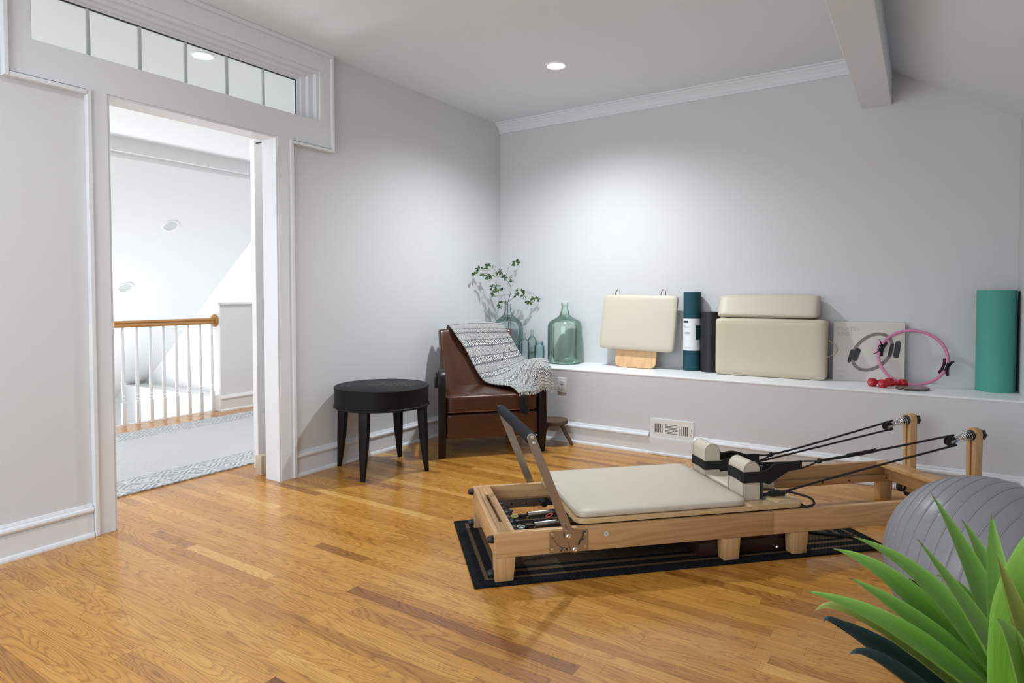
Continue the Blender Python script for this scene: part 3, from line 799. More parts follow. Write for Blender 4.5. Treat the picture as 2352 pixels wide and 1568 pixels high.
for v_ in (0.100, 0.53):
    bm = bmesh.new(); cyl(bm, (1.247, v_, 0.2352), (1.247, v_, 0.385), 0.007, 12); lathe(bm, [(0.022, 0.2352), (0.018, 0.240), (0, 0.240)], 16, Matrix.Translation((1.247, v_, 0)))
    build('strap_post', bm, M_DSTEEL, CR)
    bm = bmesh.new(); bx(bm, 1.305, 1.375, v_ + 0.005, v_ + 0.035, 0.2352, 0.246, 0.004); cyl(bm, (1.30, v_ + 0.02, 0.248), (1.385, v_ + 0.018, 0.250), 0.010, 10)
    cyl(bm, (1.318, v_ + 0.02, 0.24), (1.318, v_ + 0.02, 0.268), 0.011, 12, bev=0.002); cyl(bm, (1.345, v_ + 0.02, 0.24), (1.345, v_ + 0.02, 0.262), 0.010, 12, bev=0.002)
    cyl(bm, (1.27, v_ + 0.022, 0.243), (1.31, v_ + 0.02, 0.246), 0.008, 10)
    build('rope_clamp', bm, M_RUB, CR)
# pulley posts
def post(vc):
    hw = 0.027
    poly = [(vc - hw, 0.06), (vc + hw, 0.06)] + [(vc + hw * math.cos(t), 0.472 + hw * math.sin(t)) for t in [PI * k / 14 for k in range(15)]]
    bm = bmesh.new()
    Mp = Matrix(((0, 0, 1, 0), (1, 0, 0, 0), (0, 1, 0, 0), (0, 0, 0, 1)))
    prism(bm, poly, 2.421, 2.462, Mp, bev=0.004)
    o = build('pulley_post', bm, M_RWZ, RF)
    bm = bmesh.new(); bx(bm, 2.4195, 2.4212, vc - 0.004, vc + 0.004, 0.21, 0.45); build('slot', bm, mat('groove_brown', srgb(120, 78, 40), 0.7), o)
    bm = bmesh.new(); lathe(bm, [(0.026, 0), (0.026, 0.006), (0.020, 0.010), (0, 0.010)], 24, axis_mat((2.421, vc, 0.463), (-1, 0, 0))); build('washer', bm, M_RUB, o)
    bm = bmesh.new()
    lathe(bm, [(0.009, 0), (0.009, 0.012), (0.022, 0.014), (0.022, 0.028), (0.012, 0.034), (0, 0.034)], 24, axis_mat((2.462, vc, 0.463), (1, 0, 0)))
    for k in range(6):
        a = 2 * PI * k / 6; cyl(bm, (2.476, vc + 0.021 * math.cos(a), 0.463 + 0.021 * math.sin(a)), (2.490, vc + 0.021 * math.cos(a), 0.463 + 0.021 * math.sin(a)), 0.006, 8)
    build('star_knob', bm, M_RUB, o)
    return o
PN, PF_ = 0.130, 0.520
for vc, zt in ((PN, 0.448), (PF_, 0.442)):
    o = post(vc)
    a_, b_ = V((2.411, vc, 0.463)), V((2.335, vc - 0.004, zt + 0.002))
    bm = bmesh.new(); helix(bm, a_, b_, 0.024, 0.010, 7, 0.0018, 16, 5); build('coil_spring', bm, M_CHROME, o)
    pc = V((2.290, vc - 0.006, zt - 0.006))
    bm = bmesh.new(); lathe(bm, [(0.010, -0.009), (0.026, -0.009), (0.027, -0.006), (0.020, -0.003), (0.020, 0.003), (0.027, 0.006), (0.026, 0.009), (0.010, 0.009)], 28, axis_mat(pc, (0.1, 1, 0.25)))
    pw = build('pulley_wheel', bm, M_RUB, o)
    d = (b_ - pc).normalized()
    bm = bmesh.new()
    n_ = V((0.1, 1, 0.25)).normalized()
    for sgn in (-1, 1):
        tube(bm, [pc - d * 0.010 + n_ * 0.0115 * sgn, pc + n_ * 0.0115 * sgn, b_ + n_ * 0.004 * sgn], 0.0125, 8, rf=lambda t: 0.85 - 0.3 * t)
    build('pulley_bracket', bm, M_STEEL, pw)
    if vc == PN:
        bm = bmesh.new(); cyl(bm, pc + d * 0.022 - n_ * 0.0195, pc + d * 0.022 - n_ * 0.0212, 0.0065, 16); build('blue_mark', bm, M_BLUE, pw)
# wheels under far end
for v_ in (0.53, 0.12):
    for uu, zz, r_ in ((2.455, 0.060, 0.034), (2.400, 0.088, 0.028)):
        bm = bmesh.new(); cyl(bm, (uu, v_ - 0.011, zz - 0.0), (uu, v_ + 0.011, zz), r_, 26, bev=0.004); wz = build('caster_wheel', bm, M_RUB, RF)
        bm = bmesh.new(); cyl(bm, (uu, v_ - 0.014, zz), (uu, v_ - 0.011, zz), 0.007, 10); build('axle_cap', bm, M_CHROME, wz)
# ropes and straps
def rope(pts, r_=0.0052, n=6): 
    bm = bmesh.new(); tube(bm, catmull(pts, n), r_, 7); return bm
zp = 0.448
build('rope', rope([(1.385, 0.120, 0.250), (1.40, 0.120, 0.256), (1.75, 0.124, 0.320), (2.285, 0.124, 0.412), (2.302, 0.124, 0.416), (2.318, 0.124, 0.436), (2.302, 0.124, 0.463), (2.285, 0.124, 0.466), (1.98, 0.124, 0.428), (1.80, 0.126, 0.407), (1.565, 0.128, 0.383)]), M_ROPE, RF)
build('rope', rope([(1.565, 0.128, 0.381), (1.70, 0.126, 0.392), (1.80, 0.125, 0.402)], 0.0045), M_ROPE, RF)
bm = bmesh.new(); tube(bm, [(1.715, 0.125, 0.399), (1.795, 0.125, 0.407), (1.87, 0.125, 0.4165)], 0.0085, 8, flat=(0.8, 1.2)); build('rope_sleeve', bm, M_WEB, RF)
build('rope', rope([(1.385, 0.125, 0.250), (1.42, 0.10, 0.247), (1.462, 0.05, 0.238), (1.458, 0.018, 0.222), (1.42, 0.014, 0.213), (1.39, 0.03, 0.209)]), M_ROPE, RF)
build('rope', rope([(1.47, 0.128, 0.385), (1.52, 0.128, 0.383), (1.56, 0.128, 0.381)], 0.004, 4), M_ROPE, RF)
build('rope', rope([(1.47, 0.128, 0.352), (1.52, 0.128, 0.365), (1.56, 0.128, 0.380)], 0.004, 4), M_ROPE, RF)
def knot(p, k=1.0):
    bm = bmesh.new()
    for dd in ((0, 0, 0.006), (0.006, 0.003, -0.004), (-0.006, -0.003, -0.003), (0.008, -0.004, 0.004)):
        t = bmesh.new(); bmesh.ops.create_icosphere(t, subdivisions=2, radius=0.0085 * k); join(bm, t, 0, Matrix.Translation(V(p) + V(dd)))
    return build('rope_knot', bm, M_ROPE, RF)
knot((1.565, 0.128, 0.381))
build('rope', rope([(1.385, 0.545, 0.250), (1.42, 0.53, 0.262), (1.50, 0.515, 0.280), (1.75, 0.515, 0.322), (2.28, 0.514, 0.411), (2.302, 0.514, 0.413), (2.318, 0.514, 0.434), (2.302, 0.514, 0.457), (2.28, 0.514, 0.455), (1.75, 0.512, 0.345), (1.57, 0.508, 0.317)]), M_ROPE, RF)
build('rope', rope([(1.49, 0.508, 0.320), (1.53, 0.508, 0.315), (1.57, 0.508, 0.316)], 0.004, 4), M_ROPE, RF)
build('rope', rope([(1.505, 0.508, 0.288), (1.54, 0.508, 0.30), (1.57, 0.508, 0.315)], 0.004, 4), M_ROPE, RF)
knot((1.57, 0.508, 0.316))
build('rope', rope([(1.245, 0.50, 0.312), (1.262, 0.50, 0.328), (1.30, 0.50, 0.343), (1.345, 0.50, 0.345), (1.40, 0.50, 0.330), (1.45, 0.505, 0.305), (1.50, 0.508, 0.282)]), M_ROPE, RF)
def strap(name, path, zc0, zc1, closed=False, th=0.0022):
    """ribbon following path of (u,v,z_low,z_high)"""
    bm = bmesh.new(); P = [V((a, b_, 0)) for a, b_, _, _ in path]; n = len(path); ring = []
    for i in range(n):
        a = P[(i - 1) % n] if closed or i else P[0]; b_ = P[(i + 1) % n] if closed or i < n - 1 else P[-1]
        d = (b_ - a).normalized(); nn = V((-d.y, d.x, 0)) * th
        u, v_, lo, hi = path[i]
        ring.append([bm.verts.new(q) for q in (V((u, v_, lo)) + nn, V((u, v_, hi)) + nn, V((u, v_, hi)) - nn, V((u, v_, lo)) - nn)])
    rg = range(n) if closed else range(n - 1)
    for i in rg:
        a, b_ = ring[i], ring[(i + 1) % n]
        for j in range(4): bm.faces.new((a[j], a[(j + 1) % 4], b_[(j + 1) % 4], b_[j]))
    if not closed:
        bm.faces.new(ring[0]); bm.faces.new(ring[-1][::-1])
    return build(name, bm, M_WEB, RF, angle=50)
def rp(path, n=6):
    q = catmull([V((a, b_, lo)) for a, b_, lo, hi in path], n); h = catmull([V((a, b_, hi)) for a, b_, lo, hi in path], n)
    return [(a.x, a.y, a.z, c.z) for a, c in zip(q, h)]
def loop_strap(v0, v1, vt, zl, zh, ue, zel, zeh):
    e = 0.004
    # outer run: from the narrow end along the camera side, round the rest, back along the far side
    path = [(ue, vt - 0.004, zel, zeh), (ue - 0.045, vt - 0.012, zel - 0.020, zeh), (ue - 0.095, (vt + v0) / 2 + 0.002, zel - 0.040, zeh - 0.002), (1.275, v0 + 0.004, zl - 0.014, zh + 0.008), (1.232, v0 - e, zl - 0.002, zh), (1.19, v0 - e, zl, zh), (1.146, v0 - e, zl, zh)]
    a = rp(path, 5)
    b_ = [(1.146 - e, v0, zl, zh), (1.146 - e, v0 + 0.06, zl + 0.006, zh + 0.004), (1.146 - e, v1, zl + 0.004, zh + 0.004), (1.148, v1 + e, zl + 0.004, zh + 0.004)]
    c = rp([(1.146, v1 + e, zl + 0.004, zh + 0.004), (1.226, v1 + e, zl + 0.006, zh + 0.004), (1.32, (v1 + vt) / 2 + 0.004, zl + 0.012, zh + 0.012), (ue, vt + 0.004, zel, zeh)], 5)
    return strap('loop_strap', a + b_ + c, 0, 0)
loop_strap(0.080, 0.205, 0.128, 0.317, 0.366, 1.405, 0.346, 0.386)
loop_strap(0.425, 0.550, 0.508, 0.283, 0.326, 1.43, 0.288, 0.326)
strap('strap_cuff', [(1.403, 0.1235, 0.346, 0.387), (1.44, 0.126, 0.348, 0.388), (1.471, 0.128, 0.350, 0.389)], 0, 0, th=0.006)
strap('strap_cuff', [(1.428, 0.506, 0.288, 0.326), (1.47, 0.508, 0.288, 0.325), (1.498, 0.508, 0.286, 0.323)], 0, 0, th=0.006)

# mat under the reformer: black ribbed border, brown stripes
def ribbed_mat():
    m = mat('striped_utility_mat', (0.02, 0.02, 0.02, 1), 0.95, spec=0.15); b = NB(m)
    tc = b.n('ShaderNodeTexCoord'); sp = b.n('ShaderNodeSeparateXYZ'); b.l(tc.outputs['Object'], sp.inputs[0])
    x, y = sp.outputs[0], sp.outputs[1]
    d = b.math('MINIMUM', b.math('MINIMUM', x, b.math('SUBTRACT', 1.912, x)), b.math('MINIMUM', y, b.math('SUBTRACT', 0.745, y)))
    dn = b.math('ADD', d, b.math('MULTIPLY', b.math('SUBTRACT', b.noise(tc.outputs['Object'], 320, 2), 0.5), 0.006))
    blk, brn, cen = (0.012, 0.014, 0.017, 1), srgb(128, 100, 72), srgb(100, 78, 58)
    st = b.ramp(dn, [(0.0, blk), (0.047, brn), (0.066, blk), (0.102, brn), (0.128, blk), (0.150, cen)], 'CONSTANT')
    n2 = b.noise(tc.outputs['Object'], 420, 2)
    col = b.mix(b.math('MULTIPLY', n2, 0.6), st, (0.006, 0.006, 0.007, 1))
    b.l(col, b.p.inputs['Base Color'])
    w1 = b.math('SINE', b.math('MULTIPLY', x, 520.0)); w2 = b.math('SINE', b.math('ADD', b.math('MULTIPLY', y, 300.0), b.math('MULTIPLY', x, 150.0)))
    b.bump(b.math('ADD', b.math('MULTIPLY', w1, w2), n2), 0.9, 0.004)
    return m
t = bpy.data.objects.new('utility_mat', None); link(t)
bm = bmesh.new(); prism(bm, rrect(0, 1.912, 0, 0.745, 0.006, 2), 0, 0.0085, bev=0.002)
o = build('utility_mat', bm, ribbed_mat()); bpy.data.objects.remove(t)
o.name = 'utility_mat'
Mr = Matrix.Rotation(UA, 4, 'Z'); off = Mr @ V((-0.086, -0.022, 0)); o.location = (OX + off.x, OY + off.y, 0.0004); o.rotation_euler = (0, 0, UA)
tag(o, 'black ribbed mat with brown border stripes under the wooden reformer', 'mat')
# dark storage box and cord lying on the mat
M_MAROON = mat('dark_maroon_leather', (0.035, 0.012, 0.010, 1), 0.4)
def RW(u, v, z): q = Mr @ V((u, v, 0)); return (OX + q.x, OY + q.y, z)
t = thing('storage_box', 'dark maroon low box with chrome knob lying under the reformer', 'box', RW(0.92, 0.056, 0.0095), UA)
bm = bmesh.new(); bx(bm, 0, 0.48, 0, 0.20, 0, 0.062, 0.006); build('body', bm, M_MAROON, t)
bm = bmesh.new(); bx(bm, -0.003, 0.483, -0.003, 0.203, 0.0625, 0.078, 0.004); build('lid', bm, M_MAROON, t)
bm = bmesh.new(); lathe(bm, [(0.005, 0), (0.005, 0.006), (0.009, 0.010), (0.009, 0.015), (0.005, 0.019), (0, 0.0195)], 16, axis_mat((0.372, 0.0, 0.020), (0, -1, 0))); build('knob', bm, M_CHROME, t)
bm = bmesh.new(); tube(bm, catmull([RW(1.42, 0.43, 0.017), RW(1.50, 0.30, 0.017), RW(1.58, 0.20, 0.017), RW(1.66, 0.15, 0.017), RW(1.74, 0.11, 0.017)], 8), 0.0075, 8)
bm_o = build('rolled_cord', bm, M_ROPE); tag(bm_o, 'thick black cord lying on the right end of the striped mat', 'cord')

# ------------------------------------------------------------------ exercise ball
M_BALL = mat('grey_ball_vinyl', srgb(134, 133, 138), 0.34, bump=0.10, bscale=260, spec=0.5)
prof = [(0, 0.286)]; R = 0.286; nr = 22
for i in range(nr):
    for f, h in [(0.0, 0.0013), (0.028, 0.0009), (0.04, -0.0006), (0.07, 0.0)] + [(0.07 + 0.86 * q / 6, 0.0) for q in range(1, 6)] + [(0.93, 0.0), (0.96, -0.0006), (0.972, 0.0009)]:
        a = PI * (i + f) / nr
        if a > 0.001: prof.append(((R + (h if 0.10 < a < PI - 0.10 else 0)) * math.sin(a), (R + (h if 0.10 < a < PI - 0.10 else 0)) * math.cos(a)))
prof.append((0, -R))
bm = bmesh.new(); lathe(bm, prof, 96, axis_mat((0, 0, 0), (-0.80, 0.55, 0.10)))
t = thing('exercise_ball', 'large grey ribbed inflatable exercise ball beside the right wall', 'ball', (0.182, 2.489, 0.2865))
build('ball_shell', bm, M_BALL, t, angle=80)
bm = bmesh.new(); d = V((-0.80, 0.55, 0.10)).normalized(); lathe(bm, [(0.012, 0), (0.012, 0.003), (0.006, 0.004), (0, 0.004)], 18, axis_mat(d * (R - 0.0005), d)); build('valve_plug', bm, M_FIX, t)

# ------------------------------------------------------------------ side table
M_BLKW = mat('black_painted_wood', (0.005, 0.005, 0.005, 1), 0.5, spec=0.22, bump=0.05, bscale=60, vary=0.25, vscale=20)
M_GOLD = mat('faded_gold_paint', srgb(92, 80, 56), 0.5)
t = thing('side_table', 'round black side table with faint gold branch motif on top', 'table', (-3.02, 3.03, 0))
TR_, TH = 0.312, 0.562
bm = bmesh.new(); lathe(bm, [(0, TH), (TR_ - 0.022, TH), (TR_ - 0.018, TH - 0.002), (TR_ - 0.014, TH), (TR_ - 0.004, TH), (TR_, TH - 0.005), (TR_, TH - 0.012)], 72); lathe(bm, [(TR_ - 0.003, TH - 0.012), (0, TH - 0.012)], 72)
build('tabletop', bm, M_BLKW, t)
bm = bmesh.new(); lathe(bm, [(TR_ - 0.003, TH - 0.0125), (TR_ - 0.003, TH - 0.118), (TR_ + 0.003, TH - 0.122), (TR_ + 0.004, TH - 0.130), (TR_ - 0.002, TH - 0.134), (TR_ - 0.02, TH - 0.134)], 72)
build('apron', bm, M_BLKW, t)
la = math.atan2(-0.293, 0.118)
for k in range(4):
    a = la + k * PI / 2; dr = V((math.cos(a), math.sin(a), 0))
    bm = bmesh.new(); t2 = bmesh.new(); rings = []
    for z, rad, wd in ((TH - 0.132, 0.280, 0.030), (0.33, 0.284, 0.029), (0.20, 0.293, 0.025), (0.08, 0.303, 0.018), (0.0, 0.312, 0.0125)):
        c = dr * rad; sx = V((-dr.y, dr.x, 0))
        rings.append([t2.verts.new(c + dr * wd * 0.85 * p_ + sx * wd * q_ + V((0, 0, z))) for p_, q_ in ((1, 1), (-1, 1), (-1, -1), (1, -1))])
    for r0, r1 in zip(rings[:-1], rings[1:]):
        for j in range(4): t2.faces.new((r0[j], r0[(j + 1) % 4], r1[(j + 1) % 4], r1[j]))
    t2.faces.new(rings[0]); t2.faces.new(rings[-1][::-1])
    bmesh.ops.bevel(t2, geom=t2.edges[:], offset=0.002, segments=2, profile=0.5, affect='EDGES')
    join(bm, t2); build('leg', bm, M_BLKW, t, angle=30)
bm = bmesh.new(); r2 = random.Random(3)
def leaflet(bm, p, ang, L, wd, z):
    pts = [(0, 0), (0.3, 0.5), (0.6, 0.42), (1, 0), (0.6, -0.42), (0.3, -0.5)]
    prism(bm, [(p[0] + (a * math.cos(ang) * L - b_ * math.sin(ang) * wd), p[1] + (a * math.sin(ang) * L + b_ * math.cos(ang) * wd)) for a, b_ in pts], z, z + 0.0004)
for base, tip in (((-0.02, 0.02), (0.16, 0.16)), ((0.02, 0.02), (0.13, 0.0)), ((-0.03, 0.04), (-0.10, 0.12)), ((0.0, 0.0), (-0.06, -0.05)), ((0.02, 0.05), (0.06, 0.18)), ((0.05, 0.05), (0.20, 0.08))):
    n = 9
    for i in range(n):
        f = i / n; p_ = (base[0] + (tip[0] - base[0]) * f, base[1] + (tip[1] - base[1]) * f); a = math.atan2(tip[1] - base[1], tip[0] - base[0]) + (1 if i % 2 else -1) * r2.uniform(0.5, 1.1)
        leaflet(bm, p_, a, r2.uniform(0.018, 0.032), 0.009, TH + 0.0001)
build('painted_motif', bm, M_GOLD, t, smooth=False)

# ------------------------------------------------------------------ armchair
def leather(name, c0, c1):
    m = mat(name, c0, 0.30, spec=0.6); b = NB(m); tc = b.n('ShaderNodeTexCoord')
    n1 = b.noise(tc.outputs['Object'], 5, 4, 0.6); n2 = b.noise(tc.outputs['Object'], 160, 3, 0.6)
    b.l(b.mix(n1, c0, c1), b.p.inputs['Base Color']); b.bump(b.math('ADD', b.math('MULTIPLY', n2, 0.5), b.math('MULTIPLY', b.noise(tc.outputs['Object'], 14, 3), 1.2)), 0.22, 0.004); return m
M_LEA = leather('brown_leather', srgb(52, 27, 16), srgb(88, 50, 30))
M_LEAP = mat('leather_piping', srgb(98, 58, 42), 0.35)
M_ESP = mat('espresso_wood', (0.012, 0.007, 0.0065, 1), 0.38, spec=0.35)
CA = math.atan2(0.558, 0.493)
AC = thing('armchair', 'brown leather armchair with dark curved wood arms in the corner', 'armchair', (-2.823, 3.407, 0), CA)
# local x = across (to the right), local y = towards the back
def armprof(sx):
    path = catmull([(0.050, 0.0), (0.030, 0.10), (0.018, 0.25), (0.020, 0.42), (0.022, 0.54), (0.040, 0.60), (0.085, 0.628), (0.16, 0.628), (0.30, 0.595), (0.46, 0.530), (0.60, 0.44)] and [V((a, b_, 0)) for a, b_ in [(0.050, 0.0), (0.030, 0.10), (0.018, 0.25), (0.020, 0.42), (0.022, 0.54), (0.040, 0.592), (0.085, 0.612), (0.16, 0.612), (0.30, 0.595), (0.46, 0.530), (0.60, 0.44)]], 5)
    L, R_ = [], []
    for i, p in enumerate(path):
        a = path[max(i - 1, 0)]; b_ = path[min(i + 1, len(path) - 1)]; d = (b_ - a).normalized(); n = V((-d.y, d.x, 0))
        th = 0.012 + 0.010 * min(1, abs(p.y - 0.0) / 0.15) if i < 12 else 0.017
        L.append((p.x + n.x * th, p.y + n.y * th)); R_.append((p.x - n.x * th, p.y - n.y * th))
    return L + R_[::-1]
Mxz = lambda sx: Matrix(((0, 0, 1, sx), (1, 0, 0, 0), (0, 1, 0, 0), (0, 0, 0, 1)))
for sx in (-0.020, 0.727):
    t2 = bmesh.new(); poly = armprof(sx)
    # build as quad strip to keep a clean concave shape
    n = len(poly) // 2; L = poly[:n]; R_ = poly[n:][::-1]
    w0 = 0.055
    bm = bmesh.new(); rows = []
    for (a, b_), (c, d) in zip(L, R_):
        rows.append([bm.verts.new((sx, a, b_)), bm.verts.new((sx + w0, a, b_)), bm.verts.new((sx + w0, c, d)), bm.verts.new((sx, c, d))])
    for r0, r1 in zip(rows[:-1], rows[1:]):
        for j in range(4): bm.faces.new((r0[j], r0[(j + 1) % 4], r1[(j + 1) % 4], r1[j]))
    bm.faces.new(rows[0]); bm.faces.new(rows[-1][::-1])
    bmesh.ops.recalc_face_normals(bm, faces=bm.faces)
    ed = [e for e in bm.edges if e.calc_face_angle(0) > 1.0]
    bmesh.ops.bevel(bm, geom=ed, offset=0.004, segments=2, profile=0.5, affect='EDGES')
    arm = build('arm_frame', bm, M_ESP, AC, angle=40)
    bm = bmesh.new(); bx(bm, sx + 0.012, sx + 0.043, 0.05, 0.60, 0.12, 0.44, 0.006); build('side_panel', bm, M_ESP, AC)
    ex = -0.014 if sx < 0 else 0.069
    bm = bmesh.new(); cushion(bm, sx + ex - 0.012, sx + ex + 0.012, 0.05, 0.30, 0.50, 0.585, r=0.012, rc=0.012, puff=0.0); build('arm_pad', bm, M_RUB, arm)
for sx in (0.02, 0.70):
    bm = bmesh.new(); t2 = bmesh.new(); bx(t2, sx, sx + 0.045, 0.555, 0.60, 0.0, 0.14)
    for v in t2.verts:
        if v.co.z < 0.05: v.co.y += 0.03
    bmesh.ops.bevel(t2, geom=t2.edges[:], offset=0.003, segments=2, profile=0.5, affect='EDGES'); join(bm, t2); build('leg', bm, M_ESP, AC)
bm = bmesh.new(); cushion(bm, 0.036, 0.726, 0.022, 0.60, 0.135, 0.312, r=0.012, rc=0.02, puff=0.0); build('base_panel', bm, M_LEA, AC, angle=60)
bm = bmesh.new(); cushion(bm, 0.038, 0.724, 0.010, 0.56, 0.320, 0.446, r=0.022, rc=0.035, puff=0.010)
sc = build('seat_cushion', bm, M_LEA, AC, angle=60)
bm = bmesh.new()
for z in (0.434, 0.330): tube(bm, [V((a, b_, z)) for a, b_ in rrect(0.040, 0.722, 0.012, 0.555, 0.035, 6)], 0.0042, 6, closed=True)
build('piping', bm, M_LEAP, sc)
for o in [q for q in AC.children] + [g for q in AC.children for g in q.children]:
    for v in o.data.vertices: v.co.x = 0.375 + (v.co.x - 0.375) * (1 - 0.34 * max(0.0, v.co.y))
# backrest: thick leaned shell, inner face hollowed towards the middle
bm = bmesh.new(); nx, nz = 22, 20
def bpt(fx, fz, side):
    xl_ = 0.098 - 0.014 * fz; xr_ = 0.668 + 0.010 * fz
    x = xl_ + fx * (xr_ - xl_)
    z = 0.40 + 0.485 * fz
    yb = 0.585 + 0.125 * fz - 0.02 * fz * fz
    c = 1 - (2 * fx - 1) ** 2
    th = 0.135 - 0.055 * fz
    if side == 0: y = yb - th + 0.045 * c * (0.4 + 0.6 * fz) - 0.07 * (abs(2 * fx - 1) ** 3) * (1 - fz) ** 0.7
    else: y = yb
    return V((x, y, z + 0.012 * c * fz * (1 if True else 0)))
F = [[bm.verts.new(bpt(i / nx, j / nz, 0)) for i in range(nx + 1)] for j in range(nz + 1)]
B = [[bm.verts.new(bpt(i / nx, j / nz, 1)) for i in range(nx + 1)] for j in range(nz + 1)]
for j in range(nz):
    for i in range(nx):
        bm.faces.new((F[j][i], F[j][i + 1], F[j + 1][i + 1], F[j + 1][i])); bm.faces.new((B[j][i], B[j + 1][i], B[j + 1][i + 1], B[j][i + 1]))
for j in range(nz):
    bm.faces.new((F[j][0], F[j + 1][0], B[j + 1][0], B[j][0])); bm.faces.new((F[j][nx], B[j][nx], B[j + 1][nx], F[j + 1][nx]))
for i in range(nx):
    bm.faces.new((F[nz][i], F[nz][i + 1], B[nz][i + 1], B[nz][i])); bm.faces.new((F[0][i], B[0][i], B[0][i + 1], F[0][i + 1]))
bmesh.ops.recalc_face_normals(bm, faces=bm.faces)
ed = [e for e in bm.edges if e.calc_face_angle(0) > 0.9]
bmesh.ops.bevel(bm, geom=ed, offset=0.016, segments=3, profile=0.5, affect='EDGES')
bk = build('backrest', bm, M_LEA, AC, angle=60)
bm = bmesh.new()
pth = [bpt(0, k / 10, 0) + V((0.012, 0.003, 0)) for k in range(11)] 
tube(bm, [p_ + V((-0.002, -0.002, 0)) for p_ in pth], 0.0035, 6); build('piping', bm, M_LEAP, bk); bm = bmesh.new()
pth = [bpt(1, k / 10, 0) + V((-0.010, 0.001, 0)) for k in range(11)]; tube(bm, pth, 0.0035, 6)
build('piping', bm, M_LEAP, bk)

# throw blanket
def throw_mat():
    m = mat('woven_throw', (0.6, 0.6, 0.58, 1), 0.95, spec=0.1, sheen=0.2); b = NB(m)
    uv = b.n('ShaderNodeUVMap'); uv.uv_map = 'weave'; sp = b.n('ShaderNodeSeparateXYZ'); b.l(uv.outputs['UV'], sp.inputs[0])
    x, y = sp.outputs[0], sp.outputs[1]       # metres across, metres along
    def tri(q, k): return b.math('MULTIPLY', b.math('ABSOLUTE', b.math('SUBTRACT', b.math('FRACT', b.math('MULTIPLY', q, k)), 0.5)), 2.0)
    P = 0.125                                  # repeat along the cloth
    ph = b.math('FRACT', b.math('DIVIDE', y, P))
    tx = tri(x, 1 / 0.040)
    loc = b.math('MULTIPLY', b.math('ABSOLUTE', b.math('SUBTRACT', ph, 0.27)), 5.2)
    dia = b.math('GREATER_THAN', b.math('FRACT', b.math('MULTIPLY', b.math('ADD', tx, loc), 2.1)), 0.45)
    zz = b.math('GREATER_THAN', b.math('FRACT', b.math('ADD', b.math('MULTIPLY', tri(x, 1 / 0.036), 1.2), b.math('MULTIPLY', ph, 9.5))), 0.45)
    isd = b.math('LESS_THAN', ph, 0.50)
    pat = b.math('ADD', b.math('MULTIPLY', isd, dia), b.math('MULTIPLY', b.math('SUBTRACT', 1.0, isd), zz))
    band = b.math('MAXIMUM', b.math('LESS_THAN', b.math('ABSOLUTE', b.math('SUBTRACT', ph, 0.94)), 0.055), b.math('LESS_THAN', b.math('ABSOLUTE', b.math('SUBTRACT', ph, 0.52)), 0.028))
    nz = b.noise(uv.outputs['UV'], 420, 2)
    grey = b.mix(b.math('GREATER_THAN', nz, 0.5), (0.13, 0.13, 0.14, 1), (0.30, 0.30, 0.31, 1))
    col = b.mix(pat, (0.07, 0.07, 0.075, 1), (0.88, 0.87, 0.83, 1))
    col = b.mix(band, col, grey)
    hem = b.math('GREATER_THAN', y, 1.085)
    col = b.mix(hem, col, b.mix(b.math('GREATER_THAN', tri(y, 70.0), 0.72), (0.62, 0.61, 0.57, 1), (0.2, 0.2, 0.2, 1)))
    b.l(col, b.p.inputs['Base Color'])
    wv = b.math('MULTIPLY', b.math('SINE', b.math('MULTIPLY', x, 900.0)), b.math('SINE', b.math('MULTIPLY', y, 900.0)))
    b.bump(b.math('ADD', b.math('MULTIPLY', pat, 1.0), b.math('MULTIPLY', wv, 0.5)), 0.9, 0.003)
    return m
rows = [
    [(.16, .728, .80), (.27, .732, .80), (.38, .732, .80), (.50, .732, .80), (.61, .728, .80)],
    [(.160, .712, .885), (.270, .716, .900), (.380, .716, .905), (.495, .716, .900), (.605, .708, .885)],
    [(.163, .655, .912), (.272, .665, .924), (.382, .665, .930), (.495, .660, .928), (.603, .640, .915)],
    [(.185, .600, .880), (.290, .622, .885), (.400, .628, .885), (.515, .620, .885), (.622, .590, .880)],
    [(.228, .570, .810), (.330, .595, .815), (.440, .600, .815), (.550, .590, .820), (.655, .560, .825)],
    [(.290, .548, .712), (.390, .562, .720), (.490, .565, .725), (.590, .550, .735), (.690, .520, .750)],
    [(.345, .510, .590), (.440, .520, .605), (.540, .520, .620), (.640, .505, .640), (.733, .480, .665)],
    [(.392, .470, .505), (.485, .465, .520), (.580, .460, .545), (.675, .440, .590), (.768, .440, .632)],
    [(.425, .390, .470), (.515, .365, .482), (.605, .335, .505), (.690, .310, .612), (.772, .280, .662)],
    [(.462, .240, .472), (.548, .205, .480), (.632, .170, .492), (.710, .130, .650), (.798, .080, .668)],
    [(.525, .080, .474), (.600, .060, .478), (.668, .035, .490), (.718, .000, .640), (.806, -.020, .605)],
    [(.570, -.012, .440), (.640, -.015, .448), (.695, -.022, .452), (.745, -.034, .480), (.830, -.036, .455)]]
def cm1(P, t):
    n = len(P) - 1; i = min(int(t), n - 1); f = t - i
    p1, p2 = P[i], P[i + 1]; p0 = P[i - 1] if i > 0 else p1 * 2 - p2; p3 = P[i + 2] if i + 2 <= n else p2 * 2 - p1
    return 0.5 * ((2 * p1) + (-p0 + p2) * f + (2 * p0 - 5 * p1 + 4 * p2 - p3) * f * f + (-p0 + 3 * p1 - 3 * p2 + p3) * f ** 3)
RR = [[V(p_) for p_ in r_] for r_ in rows]
NU, NV = 56, 132
bm = bmesh.new(); uvl = bm.loops.layers.uv.new('weave'); G = []
